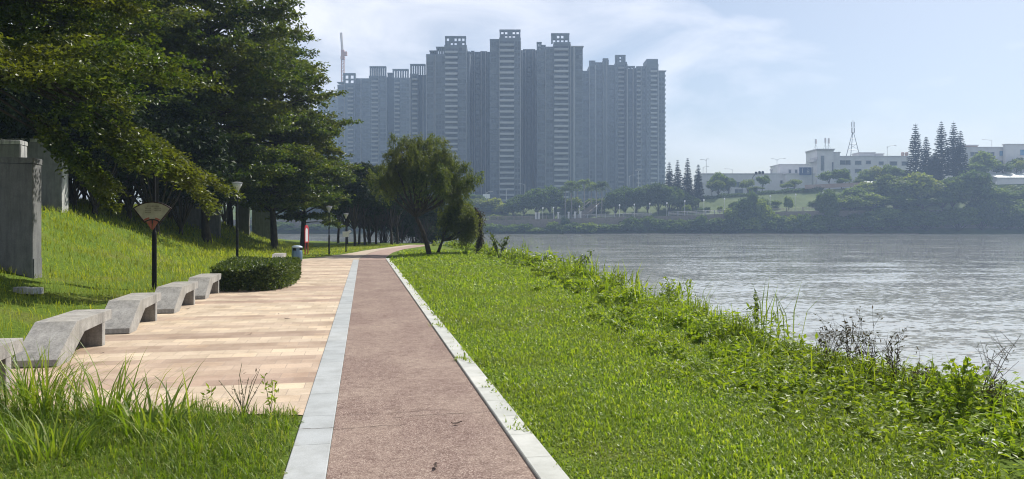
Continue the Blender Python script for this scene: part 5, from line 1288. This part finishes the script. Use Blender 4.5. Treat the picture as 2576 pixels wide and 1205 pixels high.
# bushes along the waterline and below the wall
r=np.random.default_rng(404)
for dx in np.arange(1236,2060,21):
    dx=float(dx+r.uniform(-6,6)); Y=301.0+r.uniform(-1.2,1.2); top=r.uniform(558,572) if dx<1560 else r.uniform(541,559)
    if dx>1800: top-=4
    kd=r.choice(['bushdark','bushdark','bush'])
    ftree(kd,dx,Y,top,r.uniform(34,58),'low leafy bush on the far waterline below the promenade','bush','bushes along the far waterline')
for dx,top,w in ((1240,500,60),(1262,512,44),(1232,520,50),(1250,540,40),(1275,520,30),(1219,505,60),(1200,498,60),(1425,503,40),(1447,497,40),(1490,500,46),(1520,496,40)):
    Y=322 if top<530 else 306.5; ftree('bushpale',dx,Y+r.uniform(0,8),top,w,'pale green bush on the sunny grass below the tower bases' if dx<1300 else 'low green bush behind the palms beside the parked cars','bush','bushes on the grass below the towers' if dx<1300 else 'bushes behind the palms')
for i in range(11):
    ftree('bush',1700+28*i+r.uniform(-8,8),312+r.uniform(-2,9),520-1.6*i+r.uniform(-6,6)-(6 if i>6 else 0),r.uniform(14,26),'small bush on the sunny lawn of the far bank','bush','small bushes on the far lawn')
# dark bank trees and the big right-hand mass
for kind,dx,Y,top,w,lab in [
 ('bushdark',1424,302.5,546,24,'pale leaning bush at the foot of the retaining wall'),
 ('dark',1868,303,500,52,'dark tree on the waterline at the left of the far bank trees'),
 ('dark',1890,304,482,30,'narrow dark tree rising before the sunny lawn'),
 ('green',1915,303,505,50,'green tree leaning out right of the narrow dark tree'),
 ('dark',1950,302.5,540,56,'low dark tree over the water left of the stout posts'),
 ('green',1990,302,552,60,'low green tree over the water below the stout posts'),
 ('dark',2030,302.5,548,56,'low dark tree over the water right of the stout posts'),
 ('dark',2082,304,478,50,'narrow dark tree at the left end of the big tree mass'),
 ('green',2108,306,505,70,'green tree in the left part of the big tree mass'),
 ('green',2140,305,492,80,'broad green tree in the big tree mass'),
 ('green',2190,305,488,90,'broad green tree below the small triangular roof'),
 ('dark',2110,302,545,80,'dark tree at the water under the left part of the big mass'),
 ('dark',2180,302,535,90,'dark tree at the water under the triangular roof'),
 ('greenpale',2248,310,440,96,'rounded sunlit yellow green tree top left of centre in the big mass'),
 ('greenpale',2308,309,440,100,'rounded sunlit yellow green tree top in the centre of the big mass'),
 ('green',2255,305,490,90,'green tree below the rounded sunlit tops'),
 ('green',2320,305,495,100,'green tree below the right rounded sunlit top'),
 ('dark',2260,302,535,90,'dark tree at the water below the rounded tops'),
 ('dark',2330,302,530,100,'dark tree at the water in the centre of the big mass'),
 ('dark',2395,306,446,80,'tall dark tree right of the rounded sunlit tops'),
 ('dark',2445,305,432,84,'tallest dark tree of the big mass below the bushy tree'),
 ('dark',2410,302,520,90,'dark tree at the water below the tall dark trees'),
 ('dark',2470,302.5,500,70,'dark tree at the water at the right of the big mass'),
 ('green',2530,312,478,90,'green shrubby tree on the slope at the right edge'),
 ('green',2580,312,470,80,'shrubby tree at the far right edge of the bank'),
 ('green',2505,306,508,60,'green tree below the lamp at the right edge'),
 ('dark',2530,303,535,80,'dark tree at the water near the right edge'),
 ('dark',2585,303,525,80,'dark tree at the water at the far right edge'),
 ('green',2625,306,490,90,'tree just beyond the right edge of the bank'),
 ('greenpale',2175,318,462,70,'sunlit tree top behind the left part of the big mass'),
]: ftree(kind,dx,Y,top,w,lab,'tree',None,base=-.9 if Y<303.9 else None)
for kind,dx,Y,top,w,lab in [
 ('green',2068,308,500,60,'green tree between the stout posts and the big tree mass'),
 ('dark',2060,303,540,60,'dark tree at the water beside the stout posts'),
 ('green',2150,310,475,80,'green tree top behind the broad green trees of the big mass'),
 ('greenpale',2120,314,488,70,'paler tree top at the left of the big mass'),
 ('green',2215,303,520,90,'green tree at the water in the left part of the big mass'),
 ('green',2290,303,520,90,'green tree at the water below the sunlit tops'),
 ('dark',2370,305,470,80,'dark tree between the sunlit tops and the tall dark tree'),
 ('green',2490,309,470,70,'green tree right behind the tallest dark tree'),
 ('greenpale',2545,315,470,80,'sunlit shrubby tree on the right edge slope'),
 ('green',2560,304,505,80,'green tree at the water by the right edge'),
 ('green',1845,303,520,46,'green shrubby tree left of the dark waterline tree'),
]: ftree(kind,dx,Y,top,w,lab,'tree',None,base=-.9 if Y<303.9 else None)
def far_hedge(label,dx0,dx1,Y,h):
    r=np.random.default_rng(int(dx0)); x0,x1=PX(dx0,Y),PX(dx1,Y); n=int((x1-x0)*90); t=thing('roadside_hedge',label,'hedge',((x0+x1)/2,Y,float(far_z((x0+x1)/2,Y))))
    X=r.uniform(x0,x1,n); P=np.stack([X-(x0+x1)/2,r.normal(0,.7,n),far_z(X,Y)-t.location.z+h*r.random(n)*(.8+.3*np.sin(X*.7)*np.sin(X*.23))],1)
    mb=MB(); mb.leaves(P,np.array([0,-.3,.6])+r.normal(size=(n,3))*.7,r.normal(size=(n,3)),.6*r.uniform(.6,1.2,n),.4,simple=True); mb.build('foliage',M['leaf_far_dark'],t)
far_hedge('dark low hedge along the upper road left of the floodlights',1762,1885,333.5,1.3)
far_hedge('dark low hedge along the upper road below the blue billboard',1905,2070,333.5,1.5)
# far bank seen between the trunks on the left
for dx in np.arange(560,1215,27):
    dx=float(dx+r.uniform(-8,8)); Y=302+r.uniform(-1,2)
    ftree(r.choice(['bush','bushdark','bushpale']),dx,Y,r.uniform(556,572),r.uniform(40,70),'hazy bush on the far bank seen between the dark trunks','bush','far bank bushes between the trunks')
for dx in np.arange(700,1215,40):
    ftree(r.choice(['green','dark']),float(dx+r.uniform(-10,10)),325+r.uniform(-6,6),r.uniform(486,512),r.uniform(60,90),'hazy far tree behind the grove at the bend','tree','far trees behind the grove')

# ------------------------------------------------------------------ haze, sky, sun, camera
HAZE=0.00046
m,nt,out=nodes('haze_air'); pv=N(nt,'VolumePrincipled'); pv.inputs['Color'].default_value=(.52,.70,1.0,1); pv.inputs['Density'].default_value=HAZE; pv.inputs['Anisotropy'].default_value=.25
nt.links.new(pv.outputs[0],out.inputs['Volume'])
mb=MB(); mb.box(-905,905,-70,960,-6,150); o=tag(mb.build('haze',m),kind='stuff')

SUN_EL,SUN_AZ=R(48),R(40)
w=bpy.data.worlds.new('World'); scn.world=w; w.use_nodes=True; nt=w.node_tree; nt.nodes.clear()
out=nt.nodes.new('ShaderNodeOutputWorld'); bg=nt.nodes.new('ShaderNodeBackground'); nt.links.new(bg.outputs[0],out.inputs[0])
sky=nt.nodes.new('ShaderNodeTexSky'); sky.sky_type='NISHITA'; sky.sun_disc=False; sky.sun_elevation=SUN_EL; sky.sun_rotation=SUN_AZ; sky.air_density=1.0; sky.dust_density=1.8; sky.ozone_density=1.6
tc=nt.nodes.new('ShaderNodeTexCoord'); sp=N(nt,'SeparateXYZ'); nt.links.new(tc.outputs['Generated'],sp.inputs[0])
def math_(op,a,b=None):
    n=N(nt,'Math',operation=op)
    for i,v in enumerate((a,b)):
        if v is None: continue
        if hasattr(v,'is_linked'): nt.links.new(v,n.inputs[i])
        else: n.inputs[i].default_value=v
    return n.outputs[0]
mp=N(nt,'Mapping'); mp.inputs['Location'].default_value=(1.35,.6,0); mp.inputs['Scale'].default_value=(4.2,4.2,12.5); mp.inputs['Rotation'].default_value=(0,R(-9),0); nt.links.new(tc.outputs['Generated'],mp.inputs[0])
n1=noise(nt,1.0,9,.56,mp.outputs[0],.5); n2=noise(nt,.42,3,.5,mp.outputs[0],.2)
cl=math_('ADD',math_('MULTIPLY',n1,.6),math_('MULTIPLY',n2,.5)); cl=math_('ADD',cl,math_('MULTIPLY',sp.outputs[0],-.10))
cf=ramp(nt,cl,[(.475,(.0,.0,.0)),(.58,(.42,.42,.42)),(.70,(.85,.85,.85))])
fz=ramp(nt,sp.outputs[2],[(.06,(.25,.25,.25)),(.17,(1,1,1))]); cf=mixc(nt,1,cf,fz,'MULTIPLY')
CLOUD=(11.8,11.7,12.2)
col=mixc(nt,cf,sky.outputs[0],CLOUD)
nt.links.new(col,bg.inputs[0]); bg.inputs[1].default_value=.064

sd=bpy.data.lights.new('sun','SUN'); sd.energy=4.2; sd.angle=R(.53); sd.color=(1,.955,.88)
so=bpy.data.objects.new('sun',sd); COL.objects.link(so)
from mathutils import Vector
d=Vector((math.cos(SUN_EL)*math.sin(SUN_AZ),math.cos(SUN_EL)*math.cos(SUN_AZ),math.sin(SUN_EL)))
so.rotation_euler=d.to_track_quat('Z','Y').to_euler(); so.location=d*80

cd=bpy.data.cameras.new('camera'); cam=bpy.data.objects.new('camera',cd); COL.objects.link(cam); scn.camera=cam
cam.location=(0,0,CH); cam.rotation_euler=(R(90),0,0)
cd.sensor_width=36; cd.lens=36*F/2575; cd.shift_y=-(602.5-HY)/2575
cd.clip_start=.05; cd.clip_end=4000
scn.view_settings.view_transform='Standard'; scn.view_settings.look='None'; scn.view_settings.gamma=1; scn.view_settings.exposure=0.6
cy=scn.cycles; cy.use_denoising=True; cy.use_adaptive_sampling=False; cy.denoising_prefilter='ACCURATE'; cy.filter_width=1.1; cy.max_bounces=8; cy.diffuse_bounces=3; cy.glossy_bounces=3; cy.transmission_bounces=4; cy.volume_bounces=1; cy.transparent_max_bounces=8
cy.caustics_reflective=False; cy.caustics_refractive=False; cy.sample_clamp_indirect=6
